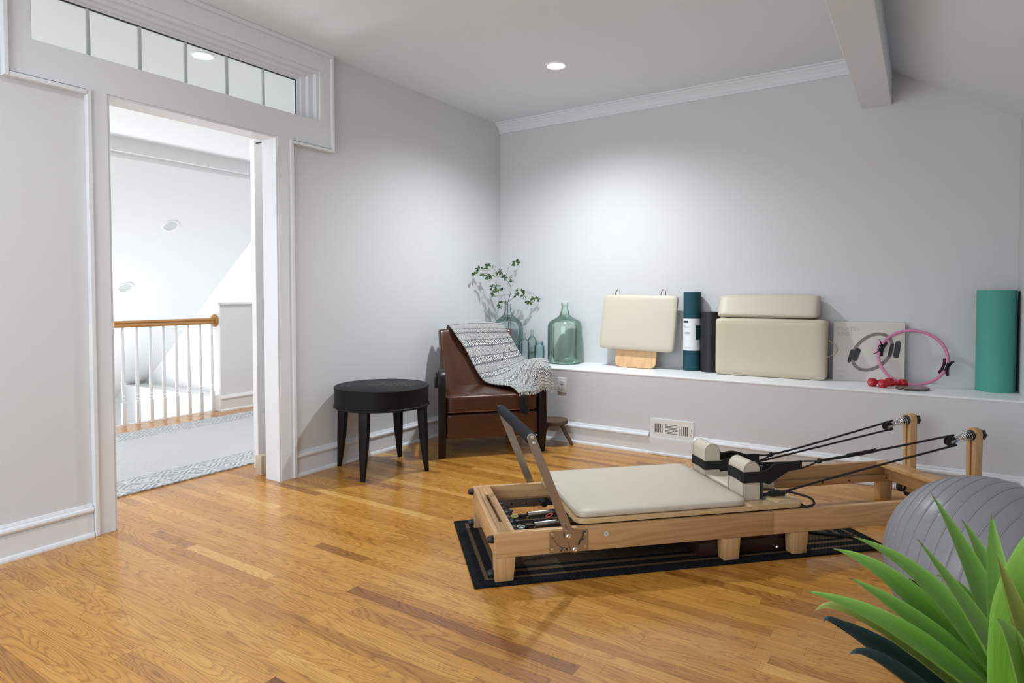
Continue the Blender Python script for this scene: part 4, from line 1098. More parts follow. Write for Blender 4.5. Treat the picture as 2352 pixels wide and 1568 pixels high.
for j in range(NV + 1):
    tj = j / NV * (len(RR) - 1)
    rowp = [cm1([RR[k][c] for k in range(len(RR))], tj) for c in range(5)]
    line = []
    for i in range(NU + 1):
        p_ = cm1(rowp, i / NU * 4)
        lower = max(0.0, (j / NV - 0.66) / 0.34)
        wr = 0.011 * lower * math.sin(i * 0.42 + j * 0.13 + 1.6 * math.sin(j * 0.09)) + 0.004 * noise.noise(V((i * 0.12, j * 0.09, 3)))
        ed_ = 0.003 * noise.noise(V((i * 0.9, j * 0.7, 1)))
        p_ = p_ + V((ed_, -abs(wr) * 0.7, abs(wr) + 0.004 + abs(ed_)))
        line.append(p_)
    G.append(line)
vt = [[bm.verts.new(p_) for p_ in l_] for l_ in G]
for j in range(NV):
    for i in range(NU):
        f = bm.faces.new((vt[j][i], vt[j][i + 1], vt[j + 1][i + 1], vt[j + 1][i]))
        for lp, (a, b_) in zip(f.loops, ((i, j), (i + 1, j), (i + 1, j + 1), (i, j + 1))): lp[uvl].uv = (a / NU * 0.46, b_ / NV * 1.14)
TW = build('throw', bm, throw_mat(), angle=180, loc=(-2.823, 3.407, 0), rot=(0, 0, CA))
so = TW.modifiers.new('solid', 'SOLIDIFY'); so.thickness = 0.007; so.offset = 1.0
tag(TW, 'black and white geometric woven throw draped over the leather armchair', 'throw')
M_TAS = mat('black_tassel', (0.008, 0.009, 0.011, 1), 0.8)
bm = bmesh.new(); r2 = random.Random(5)
hd = V((0.592, -0.030, 0.438))
t2 = bmesh.new(); bmesh.ops.create_icosphere(t2, subdivisions=2, radius=0.016); join(bm, t2, 0, Matrix.Translation(hd + V((0, 0, -0.008))))
for k in range(70):
    a = r2.uniform(0, 2 * PI); q = r2.random() ** 0.5
    e = hd + V((0.010 + 0.038 * q * math.cos(a), 0.014 * q * math.sin(a) - 0.006, -0.115 - 0.040 * r2.random() * (1.2 - q)))
    mid = hd + V((0.020 * q * math.cos(a), 0.010 * q * math.sin(a) - 0.004, -0.05))
    tube(bm, [hd + V((0.008 * math.cos(a), 0.006 * math.sin(a) - 0.002, -0.012)), mid, e], 0.0022, 4)
build('tassel', bm, M_TAS, TW)
bm = bmesh.new()
for i in range(0, NU + 1, 1):
    p_ = G[NV][i]; q = p_ + V((r2.uniform(-.004, .004), -0.006, -0.016 - r2.random() * 0.008)); tube(bm, [p_, q], 0.0016, 4)
build('fringe', bm, mat('cream_fringe', (0.55, 0.54, 0.50, 1), 0.9), TW, kind='stuff')

# ------------------------------------------------------------------ rustic stool
M_OLD = wood('weathered_wood', srgb(96, 74, 58), srgb(44, 32, 26), axis=0, freq=6, rough=0.75)
t = thing('milking_stool', 'small weathered round wooden stool beside the armchair', 'stool', (-2.395, 4.245, 0), 0.5)
bm = bmesh.new(); lathe(bm, [(0, 0.198), (0.106, 0.198), (0.113, 0.194), (0.116, 0.178), (0.112, 0.165), (0.09, 0.158), (0, 0.157)], 40)
for v in bm.verts: v.co.x *= 1 + 0.03 * math.sin(3 * math.atan2(v.co.y, v.co.x)); v.co.z += 0.002 * noise.noise(v.co * 30)
build('seat', bm, M_OLD, t)
for a in (-0.13, 2.25, 3.5):
    d = V((math.cos(a), math.sin(a), 0)); bm = bmesh.new(); cyl(bm, d * 0.065 + V((0, 0, 0.158)), d * 0.150, 0.018, 12, 0.014, bev=0.002); build('leg', bm, M_OLD, t)
    
# ------------------------------------------------------------------ outlet and vent on the lower wall
M_PLATE = mat('white_plastic', (0.80, 0.79, 0.77, 1), 0.35)
Mback = lambda x, y: Matrix(((1, 0, 0, x), (0, 0, 1, y), (0, 1, 0, 0), (0, 0, 0, 1)))
t = thing('wall_outlet', 'white double wall outlet above the stool on the lower wall', 'outlet', (-2.395, YK, 0.386))
bm = bmesh.new(); prism(bm, rrect(-0.040, 0.040, 0, 0.118, 0.004, 3), -0.006, 0, Mback(0, 0), bev=0.0015); build('cover_plate', bm, M_PLATE, t)
for zc in (0.040, 0.079):
    bm = bmesh.new(); prism(bm, rrect(-0.017, 0.017, zc - 0.014, zc + 0.014, 0.012, 5), -0.0085, -0.0055, Mback(0, 0)); rc = build('receptacle', bm, M_PLATE, t)
    bm = bmesh.new(); bx(bm, -0.008, -0.0055, -0.0092, -0.0084, zc - 0.002, zc + 0.008); bx(bm, 0.0055, 0.008, -0.0092, -0.0084, zc - 0.002, zc + 0.008); cyl(bm, (0, -0.0084, zc - 0.008), (0, -0.0092, zc - 0.008), 0.0028, 10)
    build('slots', bm, M_DARKGAP, rc)
bm = bmesh.new(); cyl(bm, (0, -0.006, 0.0595), (0, -0.0075, 0.0595), 0.003, 10); build('screw', bm, M_CHROME, t)
t = thing('air_vent', 'white metal air register set into the back baseboard', 'vent', (-1.657, YK, 0.122))
bm = bmesh.new(); WV, HV = 0.315, 0.138
def plate_with_holes(bm, holes):
    xs = sorted(set([0, WV] + [h[0] for h in holes] + [h[1] for h in holes])); zs = sorted(set([0, HV] + [h[2] for h in holes] + [h[3] for h in holes]))
    for i in range(len(xs) - 1):
        for j in range(len(zs) - 1):
            cx, cz = (xs[i] + xs[i + 1]) / 2, (zs[j] + zs[j + 1]) / 2
            if any(h[0] < cx < h[1] and h[2] < cz < h[3] for h in holes): continue
            vs = [bm.verts.new(p_) for p_ in ((xs[i], -0.008, zs[j]), (xs[i + 1], -0.008, zs[j]), (xs[i + 1], -0.008, zs[j + 1]), (xs[i], -0.008, zs[j + 1]))]; bm.faces.new(vs)
    bmesh.ops.remove_doubles(bm, verts=bm.verts, dist=1e-6)
holes = [(0.030, 0.094, 0.038, 0.104), (0.108, 0.200, 0.034, 0.106), (0.214, 0.278, 0.034, 0.100)]
plate_with_holes(bm, holes)
r_ = bmesh.ops.extrude_face_region(bm, geom=bm.faces[:])
for g in r_['geom']:
    if isinstance(g, bmesh.types.BMVert): g.co.y = -0.0
build('grille_frame', bm, M_PLATE, t, smooth=False)
bm = bmesh.new(); bx(bm, 0.02, WV - 0.02, -0.0015, -0.0005, 0.02, HV - 0.02); build('backing', bm, mat('duct_grey', (0.12, 0.11, 0.10, 1), 0.7), t)
for k in range(6):
    for x0 in (0.030, 0.214):
        bm = bmesh.new(); zz = (0.038, 0.104) if x0 < 0.1 else (0.034, 0.100); bx(bm, x0 + k * 0.0128 - 0.003, x0 + k * 0.0128 + 0.003, -0.0078, -0.003, zz[0], zz[1]); build('louvre', bm, M_PLATE, t, smooth=False)
for k in range(8):
    bm = bmesh.new(); z = 0.034 + k * 0.01029; bx(bm, 0.108, 0.200, -0.0078, -0.003, z - 0.003, z + 0.003); build('louvre', bm, M_PLATE, t, smooth=False)
bm = bmesh.new(); bx(bm, 0.289, 0.2915, -0.009, -0.0078, 0.045, 0.092)
for (x, z) in ((0.014, 0.075), (0.301, 0.078), (0.297, 0.045)): cyl(bm, (x, -0.008, z), (x, -0.0092, z), 0.003, 8)
build('lever_slot', bm, M_DARKGAP, t)
# ------------------------------------------------------------------ glass bottles
def glass(name, tint, dens):
    m = bpy.data.materials.new(name); m.use_nodes = True; nt = m.node_tree; nt.nodes.clear()
    o = nt.nodes.new('ShaderNodeOutputMaterial'); tr = nt.nodes.new('ShaderNodeBsdfTransparent'); gl = nt.nodes.new('ShaderNodeBsdfGlossy')
    lw = nt.nodes.new('ShaderNodeLayerWeight'); lw.inputs['Blend'].default_value = 0.35
    mp = nt.nodes.new('ShaderNodeMath'); mp.operation = 'POWER'; mp.inputs[1].default_value = 2.2
    c = nt.nodes.new('ShaderNodeMix'); c.data_type = 'RGBA'; c.inputs['A'].default_value = tint
    c.inputs['B'].default_value = tuple(q ** dens * 0.85 for q in tint[:3]) + (1,)
    nt.links.new(lw.outputs['Facing'], mp.inputs[0]); nt.links.new(mp.outputs[0], c.inputs['Factor']); nt.links.new(c.outputs['Result'], tr.inputs[0])
    gl.inputs['Roughness'].default_value = 0.04; gl.inputs[0].default_value = (0.9, 1, 0.97, 1)
    fr = nt.nodes.new('ShaderNodeFresnel'); fr.inputs[0].default_value = 1.45
    mx = nt.nodes.new('ShaderNodeMixShader')
    k = nt.nodes.new('ShaderNodeMath'); k.operation = 'MULTIPLY'; k.inputs[1].default_value = 0.8
    nt.links.new(fr.outputs[0], k.inputs[0]); nt.links.new(k.outputs[0], mx.inputs[0]); nt.links.new(tr.outputs[0], mx.inputs[1]); nt.links.new(gl.outputs[0], mx.inputs[2]); nt.links.new(mx.outputs[0], o.inputs[0])
    return m
G_GREEN = glass('green_glass', (0.94, 0.982, 0.953, 1), 9.0)
G_BLUE = glass('blue_glass', (0.95, 0.977, 0.983, 1), 11.0)
G_TEAL = glass('teal_glass', (0.89, 0.96, 0.972, 1), 6.0)
G_CLEAR = glass('clear_green_glass', (0.93, 0.965, 0.955, 1), 7.0)
def bottle(name, label, loc, prof, g, wall=0.004, seg=56, group=None, square=0.0, neckg=None):
    t = thing(name, label, 'bottle' if name != 'glass_jar' else 'jar', loc, group=group)
    outer = prof; inner = [(max(r_ - wall, 0.0005), z + (wall if i == 0 else 0)) for i, (r_, z) in enumerate(prof)]
    ns = next(i for i, p_ in enumerate(prof) if p_[0] < 0.35 * max(q[0] for q in prof) and i > 4) if name != 'glass_jar' else len(prof) - 5
    def shell(a, b_, nm, closebase):
        bm = bmesh.new(); pr = outer[a:b_] + inner[a:b_][::-1]
        if closebase: pr = [(0, outer[0][1] + 0.010)] + [(outer[0][0] * 0.8, outer[0][1] + 0.002)] + pr + [(0, inner[0][1] + 0.022)]
        t2 = bmesh.new(); lathe(t2, pr, seg, cap=False)
        if square:
            for v in t2.verts:
                a_ = math.atan2(v.co.y, v.co.x); zz = max(0, min(1, (prof[-1][1] * 0.72 - v.co.z) / 0.05)); k = 1 + square * zz * (abs(math.cos(2 * a_)) - 0.6) * -0.5; v.co.x *= k; v.co.y *= k
        join(bm, t2); return build(nm, bm, g, t, angle=50)
    shell(0, ns + 1, 'glass_body', True); shell(ns, len(prof), 'neck', False)
    return t
def sm(pts, n=4): return [(max(p_.x, 0.0), p_.y) for p_ in catmull([V((a, b_, 0)) for a, b_ in pts], n)]
pg = sm([(0.118, 0.0), (0.138, 0.010), (0.145, 0.04), (0.146, 0.16), (0.146, 0.28), (0.142, 0.335), (0.120, 0.366), (0.078, 0.388), (0.045, 0.415), (0.034, 0.45), (0.027, 0.480), (0.026, 0.487)]) + [(0.031, 0.489), (0.032, 0.496), (0.029, 0.499), (0.031, 0.502), (0.031, 0.515), (0.028, 0.520)]
bottle('glass_carboy', 'large green glass carboy bottle standing on the white ledge', (-2.572, 4.765, ZL), pg, G_GREEN, square=0.12)
pb = sm([(0.10, 0.0), (0.122, 0.012), (0.132, 0.05), (0.136, 0.15), (0.139, 0.24), (0.137, 0.30), (0.120, 0.345), (0.080, 0.380), (0.048, 0.410), (0.033, 0.440), (0.027, 0.465), (0.026, 0.475)]) + [(0.030, 0.477), (0.0305, 0.490), (0.028, 0.493), (0.030, 0.496), (0.030, 0.508), (0.027, 0.513)]
t = bottle('glass_carboy', 'pale blue glass carboy bottle behind the armchair holding a leafy branch', (-3.162, 4.771, ZL), [(a, b_ * 0.985) for a, b_ in pb], G_BLUE)
p1 = sm([(0.040, 0), (0.046, 0.006), (0.048, 0.03), (0.048, 0.155), (0.044, 0.175), (0.028, 0.192), (0.016, 0.202), (0.0125, 0.215), (0.012, 0.237)]) + [(0.0145, 0.237), (0.0145, 0.250), (0.012, 0.252)]
bottle('glass_bottle', 'small pale blue glass bottle beside the armchair, left of the clear bottle', (-2.945, 4.70, ZL), p1, G_BLUE, wall=0.003, seg=32)
p2 = sm([(0.032, 0), (0.038, 0.006), (0.040, 0.03), (0.040, 0.165), (0.037, 0.190), (0.024, 0.207), (0.015, 0.220), (0.0115, 0.238), (0.011, 0.257)]) + [(0.0135, 0.257), (0.0135, 0.270), (0.011, 0.272)]
bottle('glass_bottle', 'tallest slim clear green glass bottle standing behind the jar', (-2.945, 4.835, ZL), p2, G_CLEAR, wall=0.003, seg=32)
p3 = sm([(0.038, 0), (0.044, 0.006), (0.0455, 0.03), (0.0455, 0.115), (0.043, 0.135), (0.036, 0.148), (0.033, 0.152)]) + [(0.037, 0.153), (0.037, 0.157), (0.034, 0.158), (0.036, 0.162), (0.036, 0.168), (0.034, 0.174)]
bottle('glass_jar', 'squat blue glass preserving jar standing rightmost beside the armchair', (-2.838, 4.785, ZL), p3, G_TEAL, wall=0.003, seg=36)

# branch standing in the blue carboy
M_TWIG = mat('twig_bark', srgb(96, 74, 58), 0.8)
M_LEAF = mat('small_green_leaf', srgb(62, 92, 38), 0.45, vary=0.4, vscale=30)
BR = thing('leafy_branch', 'thin leafy green branch arching out of the blue glass carboy', 'branch', (-3.162, 4.771, ZL + 0.02))
def bw(px, py, y): q = on_y(1060 + px / 4.9, 580 + py / 4.9, 4.771 + (y - 4.655) * 1.40); return q - V((-3.162, 4.771, ZL + 0.02))
stems = [([V((0.03, 0.0, 0.0)), V((0.012, 0, 0.2)), bw(522, 640, 4.655), bw(520, 570, 4.655), bw(545, 480, 4.65), bw(557, 420, 4.64), bw(545, 360, 4.62), bw(500, 300, 4.60), bw(460, 245, 4.56)], 0.0032),
         ([bw(460, 245, 4.56), bw(400, 225, 4.53), bw(350, 228, 4.50), bw(270, 235, 4.46), bw(220, 225, 4.44)], 0.0016),
         ([bw(450, 270, 4.57), bw(350, 265, 4.50), bw(260, 235, 4.44), bw(150, 255, 4.40)], 0.0014),
         ([bw(400, 215, 4.53), bw(340, 170, 4.50), bw(300, 155, 4.48)], 0.0012), ([bw(330, 195, 4.49), bw(240, 200, 4.45), bw(200, 195, 4.43)], 0.0012),
         ([bw(500, 270, 4.60), bw(520, 190, 4.64), bw(550, 125, 4.68), bw(600, 98, 4.70), bw(640, 100, 4.72)], 0.0014), ([bw(535, 170, 4.65), bw(575, 145, 4.68), bw(600, 120, 4.70)], 0.0011),
         ([bw(540, 470, 4.65), bw(480, 480, 4.60), bw(400, 488, 4.56), bw(350, 490, 4.53), bw(330, 450, 4.52), bw(345, 400, 4.52)], 0.0015),
         ([bw(522, 580, 4.655), bw(490, 520, 4.64), bw(475, 450, 4.62), bw(420, 400, 4.60)], 0.0014), ([bw(455, 545, 4.62), bw(450, 500, 4.61), bw(480, 470, 4.62)], 0.0011),
         ([bw(525, 555, 4.655), bw(580, 510, 4.66), bw(650, 465, 4.68), bw(720, 445, 4.70), bw(790, 455, 4.72), bw(840, 490, 4.73), bw(870, 520, 4.73)], 0.0015),
         ([bw(600, 500, 4.66), bw(660, 505, 4.68), bw(720, 530, 4.69), bw(780, 550, 4.70)], 0.0012), ([bw(740, 450, 4.70), bw(790, 480, 4.72), bw(830, 510, 4.72)], 0.0010),
         ([bw(555, 400, 4.64), bw(575, 360, 4.66), bw(570, 335, 4.66)], 0.0010)]
bm = bmesh.new()
for pts, r_ in stems: tube(bm, catmull(pts, 6), r_, 6, rf=lambda t_: 1.0 - 0.45 * t_)
build('stem', bm, M_TWIG, BR)
def leaf_mesh():
    bm = bmesh.new(); n = 6; rows_ = []
    for i in range(n + 1):
        f = i / n; wd = 0.30 * math.sin(PI * min(f * 1.0, 1)) ** 0.75 if 0 < f < 1 else 0.0
        z = 0.10 * math.sin(PI * f)
        if wd == 0: rows_.append([bm.verts.new((f, 0, z))])
        else: rows_.append([bm.verts.new((f, -wd, z + 0.08)), bm.verts.new((f, 0, z)), bm.verts.new((f, wd, z + 0.08))])
    for a, b_ in zip(rows_[:-1], rows_[1:]):
        if len(a) == 1: bm.faces.new((a[0], b_[1], b_[0])); bm.faces.new((a[0], b_[2], b_[1]))
        elif len(b_) == 1: bm.faces.new((a[0], a[1], b_[0])); bm.faces.new((a[1], a[2], b_[0]))
        else: bm.faces.new((a[0], a[1], b_[1], b_[0])); bm.faces.new((a[1], a[2], b_[2], b_[1]))
    return bm
clusters = [(150, 250, 4.40, 3, 150), (195, 190, 4.43, 3, 160), (190, 210, 4.43, 2, 200), (235, 190, 4.45, 4, 90), (240, 240, 4.45, 3, 260), (300, 150, 4.48, 5, 110), (305, 182, 4.48, 4, 170), (350, 175, 4.49, 2, 60),
            (290, 265, 4.47, 4, 250), (335, 262, 4.49, 4, 260), (410, 230, 4.54, 3, 200), (440, 215, 4.56, 7, 90), (485, 280, 4.58, 7, 250), (570, 330, 4.66, 4, 80), (600, 122, 4.70, 4, 180), (630, 110, 4.72, 5, 30),
            (345, 395, 4.52, 5, 120), (405, 380, 4.56, 4, 80), (400, 410, 4.56, 4, 220), (445, 430, 4.60, 4, 90), (380, 450, 4.54, 3, 80), (362, 470, 4.53, 5, 170), (455, 570, 4.62, 4, 120), (480, 572, 4.63, 2, 10), (432, 605, 4.61, 5, 240),
            (640, 430, 4.68, 3, 150), (675, 440, 4.68, 3, 20), (615, 480, 4.66, 5, 100), (700, 485, 4.69, 5, 200), (735, 545, 4.69, 3, 270), (770, 555, 4.70, 5, 280), (815, 512, 4.72, 4, 240), (860, 525, 4.73, 5, 10)]
L0 = None; r2 = random.Random(11)
right_ax = ROT @ V((1, 0, 0))
for (px, py, y, n, base) in clusters:
    c = bw(px, py, y)
    for k in range(n):
        a = math.radians(base + (k - (n - 1) / 2) * 55 + r2.uniform(-15, 15)); s = r2.uniform(0.026, 0.040)
        d = (right_ax * math.cos(a) + V((0, 0, 1)) * math.sin(a) + V((0, 1, 0)) * r2.uniform(-0.6, 0.3)).normalized()
        q = V((1, 0, 0)).rotation_difference(d) @ Matrix.Rotation(r2.uniform(-1.2, 1.2), 3, 'X').to_quaternion()
        if L0 is None: o = L0 = build('leaf', leaf_mesh(), M_LEAF, BR, angle=180)
        else: o = L0.copy(); COL.objects.link(o); o.parent = BR
        o.location = c; o.rotation_mode = 'QUATERNION'; o.rotation_quaternion = q; o.scale = (s, s, s)

# ------------------------------------------------------------------ things along the ledge
# jump board: cream pad on a wooden paddle, leaning on the wall
M_BAM = wood('striped_bamboo', srgb(222, 182, 134), srgb(190, 142, 92), axis=2, freq=5, contrast=0.8)
t = thing('jump_board', 'cream padded jump board on a wooden paddle with two strap loops, leaning on the wall', 'board', (-1.929, 4.742, ZL))
tilt = math.radians(12.5); Mt = Matrix.Rotation(-tilt, 4, 'X') @ Matrix.Rotation(math.radians(0), 4, 'Z')
bm = bmesh.new(); poly = rrect(-0.172, 0.172, 0.0, 0.52, 0.045, 6)
prism(bm, poly, 0.0, 0.018, Mt @ Matrix(((1, 0, 0, 0), (0, 0, 1, 0.0), (0, 1, 0, 0.004), (0, 0, 0, 1))), bev=0.002, seg=1); build('paddle', bm, M_BAM, t)
bm = bmesh.new(); t2 = bmesh.new(); cushion(t2, -0.315, 0.315, 0.140, 0.592, 0.0, 0.045, r=0.018, rc=0.035, puff=0.003)
# pad slightly wider at the bottom as seen; keep rectangular, rolled 2 degrees
join(bm, t2, 0, Mt @ Matrix.Rotation(math.radians(1.0), 4, 'Y') @ Matrix(((1, 0, 0, 0), (0, 0, -1, -0.001), (0, 1, 0, 0), (0, 0, 0, 1))))
build('pad', bm, M_CREAM, t, angle=60)
M_STRAP = mat('grey_strap', srgb(176, 168, 152), 0.7)
for xs in (-0.196, 0.196):
    bm = bmesh.new(); lp = [V((xs + 0.020 * math.cos(a), 0.0, 0.600 + 0.042 * math.sin(a))) for a in [PI * k / 14 for k in range(15)]]
    lp = [V((xs + 0.020, 0, 0.56))] + lp + [V((xs - 0.020, 0, 0.56))]
    tube(bm, [Mt @ (p_ + V((0, -0.012, 0))) for p_ in lp], 0.010, 6, flat=(1.0, 0.16)); build('strap_loop', bm, M_STRAP, t, angle=50)

def cylthing(name, label, cat, loc, R, H, mt, lean=0.0, seg=48, spiral=True):
    t = thing(name, label, cat, loc)
    bm = bmesh.new(); lathe(bm, [(R * 0.25, 0), (R - 0.003, 0), (R, 0.003), (R, H - 0.003), (R - 0.003, H), (R * 0.3, H), (R * 0.25, H - 0.02)], seg)
    b_ = build('roll', bm, mt, t)
    if lean: t.rotation_euler = (lean, 0, 0)
    return t
M_DTEAL = mat('dark_teal_foam', srgb(18, 70, 82), 0.75, bump=0.1, bscale=300)
M_SPIR = mat('mat_edge_line', srgb(8, 40, 48), 0.8)
RM = 0.0655
t = cylthing('yoga_mat', 'rolled dark teal yoga mat with white paper band, upright on the ledge', 'yoga mat', (-1.500, 4.853, ZL), RM, 0.607, M_DTEAL)
t.rotation_euler = (0, 0, 0)
bm = bmesh.new()
tube(bm, [V(((0.012 + 0.0040 * a / (2 * PI) * 2.1) * math.cos(a), (0.012 + 0.0040 * a / (2 * PI) * 2.1) * math.sin(a), 0.6065)) for a in [k * 0.3 for k in range(125)]], 0.0009, 4); build('spiral_edge', bm, M_SPIR, t)
M_PAPER = mat('white_paper', (0.78, 0.79, 0.80, 1), 0.6); M_INK = mat('black_ink', (0.02, 0.02, 0.022, 1), 0.6); M_TINK = mat('teal_ink', srgb(14, 66, 72), 0.6); M_GINK = mat('grey_ink', (0.30, 0.30, 0.31, 1), 0.6)
bm = bmesh.new(); rb = RM + 0.0012; lathe(bm, [(RM - 0.001, 0.157), (rb, 0.157), (rb, 0.402), (RM - 0.001, 0.402)], 64, cap=False)
band = build('paper_band', bm, M_PAPER, t)
# print is wrapped onto the cylinder: s = arc distance (m) to the right of the line facing the camera
face = math.atan2(-4.853, 1.500)
def wrap_bm(t2, z0, R_, lift=0.0006, s0=0.0):
    bmesh.ops.triangulate(t2, faces=t2.faces[:])
    for v in t2.verts:
        s_, z, e = v.co.x + s0, v.co.y + z0, v.co.z
        a = face + s_ / R_
        v.co = V(((R_ + lift + e) * math.cos(a), (R_ + lift + e) * math.sin(a), z))
    return t2
def grid_rect(x0, x1, z0, z1, n=6):
    bm = bmesh.new()
    for k in range(n):
        a, b_ = x0 + (x1 - x0) * k / n, x0 + (x1 - x0) * (k + 1) / n
        bm.faces.new([bm.verts.new((a, z0, 0)), bm.verts.new((b_, z0, 0)), bm.verts.new((b_, z1, 0)), bm.verts.new((a, z1, 0))])
    return bm
def wprint(name, t2, mt, lift=0.0006): build(name, wrap_bm(t2, 0, rb, lift), mt, band, smooth=False)
wprint('printed_block', grid_rect(-0.080, -0.030, 0.370, 0.385), M_INK)
b2 = grid_rect(0.030, 0.075, 0.240, 0.350); wprint('printed_block', b2, M_TINK)
b2 = bmesh.new(); b2.faces.new([b2.verts.new(p_) for p_ in ((0.030, 0.240, 0), (0.075, 0.205, 0), (0.075, 0.240, 0))]); wprint('printed_block', b2, M_TINK)
for s_, z, sz, mt_ in (('YOGA MAT', 0.332, 0.011, M_INK), ('4MM', 0.345, 0.009, M_INK), ('CALIA', 0.172, 0.018, M_GINK)):
    t2 = text_bm(s_, sz, 1.05, align='LEFT'); bmesh.ops.transform(t2, matrix=Matrix.Translation((-0.075 if s_ != 'CALIA' else -0.062, 0, 0)), verts=t2.verts)
    build('lettering', wrap_bm(t2, z, rb), mt_, band, smooth=False)
for k in range(3): 
    wprint('printed_line', grid_rect(-0.058, -0.018, 0.296 - k * 0.010, 0.299 - k * 0.010), M_GINK)
M_ROLL = mat('black_speckled_foam', (0.014, 0.014, 0.015, 1), 0.45, bump=0.3, bscale=260)
cylthing('foam_roller', 'short black foam roller beside the teal yoga mat', 'foam roller', (-1.356, 4.842, ZL), 0.072, 0.455, M_ROLL)
# cream boxes
M_CRB = mat('cream_vinyl_box', srgb(200, 188, 164), 0.42, bump=0.05, bscale=400)
t = thing('padded_box', 'large cream padded sitting box with side strap on the ledge', 'padded box', (-0.913, 4.790, ZL), 0.02)
bm = bmesh.new(); cushion(bm, -0.368, 0.368, -0.098, 0.132, 0.001, 0.414, r=0.024, rc=0.03, puff=0.003); build('box_body', bm, M_CRB, t, angle=60)
bm = bmesh.new(); tube(bm, catmull([V((0.366, 0.03, 0.27)), V((0.385, 0.03, 0.262)), V((0.412, 0.03, 0.235)), V((0.420, 0.03, 0.205)), V((0.405, 0.03, 0.175)), V((0.366, 0.03, 0.152))], 6), 0.0035, 6); build('strap_handle', bm, M_CRB, t, angle=50)
t = thing('padded_block', 'small cream padded block lying on top of the large padded box', 'padded block', (-0.935, 4.815, ZL + 0.4215), 0.0)
bm = bmesh.new(); t2 = bmesh.new(); cushion(t2, -0.335, 0.335, -0.095, 0.095, 0.0, 0.160, r=0.022, rc=0.03, puff=0.003)
for v in t2.verts:
    k = v.co.z / 0.16; v.co.y += 0.055 * k if v.co.y < 0 else 0.0; v.co.y -= 0.03 * (1 - k) * (v.co.y < 0)
    if v.co.z > 0.02: pass
    else: v.co.y += 0.02 * (v.co.y < 0) * (1 - v.co.z / 0.02)
join(bm, t2); build('block_body', bm, M_CREAM, t, angle=60)

# boxed ring with printed front
M_CARD = mat('warm_grey_card', srgb(206, 200, 192), 0.55); M_PGREY = mat('printed_grey_ring', srgb(122, 112, 106), 0.5); M_PBLK = mat('printed_black', srgb(34, 34, 34), 0.5); M_PINK1 = mat('printed_letters', srgb(178, 172, 164), 0.5)
M_PSH = mat('printed_soft_mark', srgb(176, 170, 162), 0.6)
t = thing('ring_box', 'flat grey box printed PILATES RING leaning behind the dumbbells', 'box', (-0.307, 4.828, ZL), 0.0)
Mb = Matrix.Rotation(math.radians(-5.5), 4, 'X')
FB = Mb @ Matrix(((1, 0, 0, 0), (0, 0, 1, 0), (0, 1, 0, 0), (0, 0, 0, 1)))
bm = bmesh.new(); prism(bm, [(-0.208, 0), (0.213, 0), (0.213, 0.402), (-0.208, 0.402)], 0.0, 0.055, FB, bev=0.0015, seg=1)
bb = build('carton', bm, M_CARD, t)
def pr(bm2, name, mt, lift): bmesh.ops.transform(bm2, matrix=FB @ Matrix.Translation((0, 0, -lift)), verts=bm2.verts); return build(name, bm2, mt, bb, smooth=False)
bm = bmesh.new()
ex, ez, ea, eb, er = 0.027, 0.200, 0.150, 0.106, math.radians(50)   # picture of a ring in perspective
def ell(a, b_, t_): x, z = a * math.cos(t_), b_ * math.sin(t_); return (ex + x * math.cos(er) - z * math.sin(er), ez + x * math.sin(er) + z * math.cos(er))
n = 64
for k in range(n):
    t0, t1 = 2 * PI * k / n, 2 * PI * (k + 1) / n
    q = [ell(ea, eb, t0), ell(ea, eb, t1), ell(ea - 0.022, eb - 0.022, t1), ell(ea - 0.022, eb - 0.022, t0)]
    bm.faces.new([bm.verts.new((x, z, 0)) for x, z in q])
pr(bm, 'printed_ring', M_PGREY, 0.0004)
def blob(pts):
    bm = bmesh.new(); bm.faces.new([bm.verts.new((x, z, 0)) for x, z in pts]); return bm
def rr2(cx, cz, w_, h_, ang, r_=0.012):
    ca, sa = math.cos(ang), math.sin(ang)
    return [(cx + x * ca - z * sa, cz + x * sa + z * ca) for x, z in rrect(-w_ / 2, w_ / 2, -h_ / 2, h_ / 2, r_, 4)]
pr(blob(rr2(-0.100, 0.168, 0.022, 0.094, math.radians(-14))), 'printed_grip', M_PBLK, 0.0008)
pr(blob(rr2(-0.066, 0.180, 0.036, 0.088, math.radians(-18), 0.014)), 'printed_grip', M_PBLK, 0.0009)
pr(blob(rr2(0.134, 0.218, 0.022, 0.092, math.radians(-12))), 'printed_grip', M_PBLK, 0.0008)
pr(blob(rr2(0.170, 0.224, 0.034, 0.112, math.radians(-8), 0.014)), 'printed_grip', M_PBLK, 0.0009)
for s_, x, z, sz in (('PILATES', -0.184, 0.340, 0.038), ('RING', -0.184, 0.305, 0.038), ('CALIA', -0.186, 0.052, 0.022)):
    o = pr(text_bm(s_, sz, 1.0), 'lettering', M_PINK1, 0.0005)
    for v in o.data.vertices: v.co = v.co + (FB.to_3x3() @ V((x, z, 0)))
bm = bmesh.new()
for cx in (-0.162, -0.146): tube(bm, [V((cx + 0.008 * math.cos(a), 0.026 + 0.008 * math.sin(a), 0)) for a in [2 * PI * k / 16 for k in range(16)]], 0.0009, 4, closed=True)
pr(bm, 'printed_emblem', M_PINK1, 0.0003)

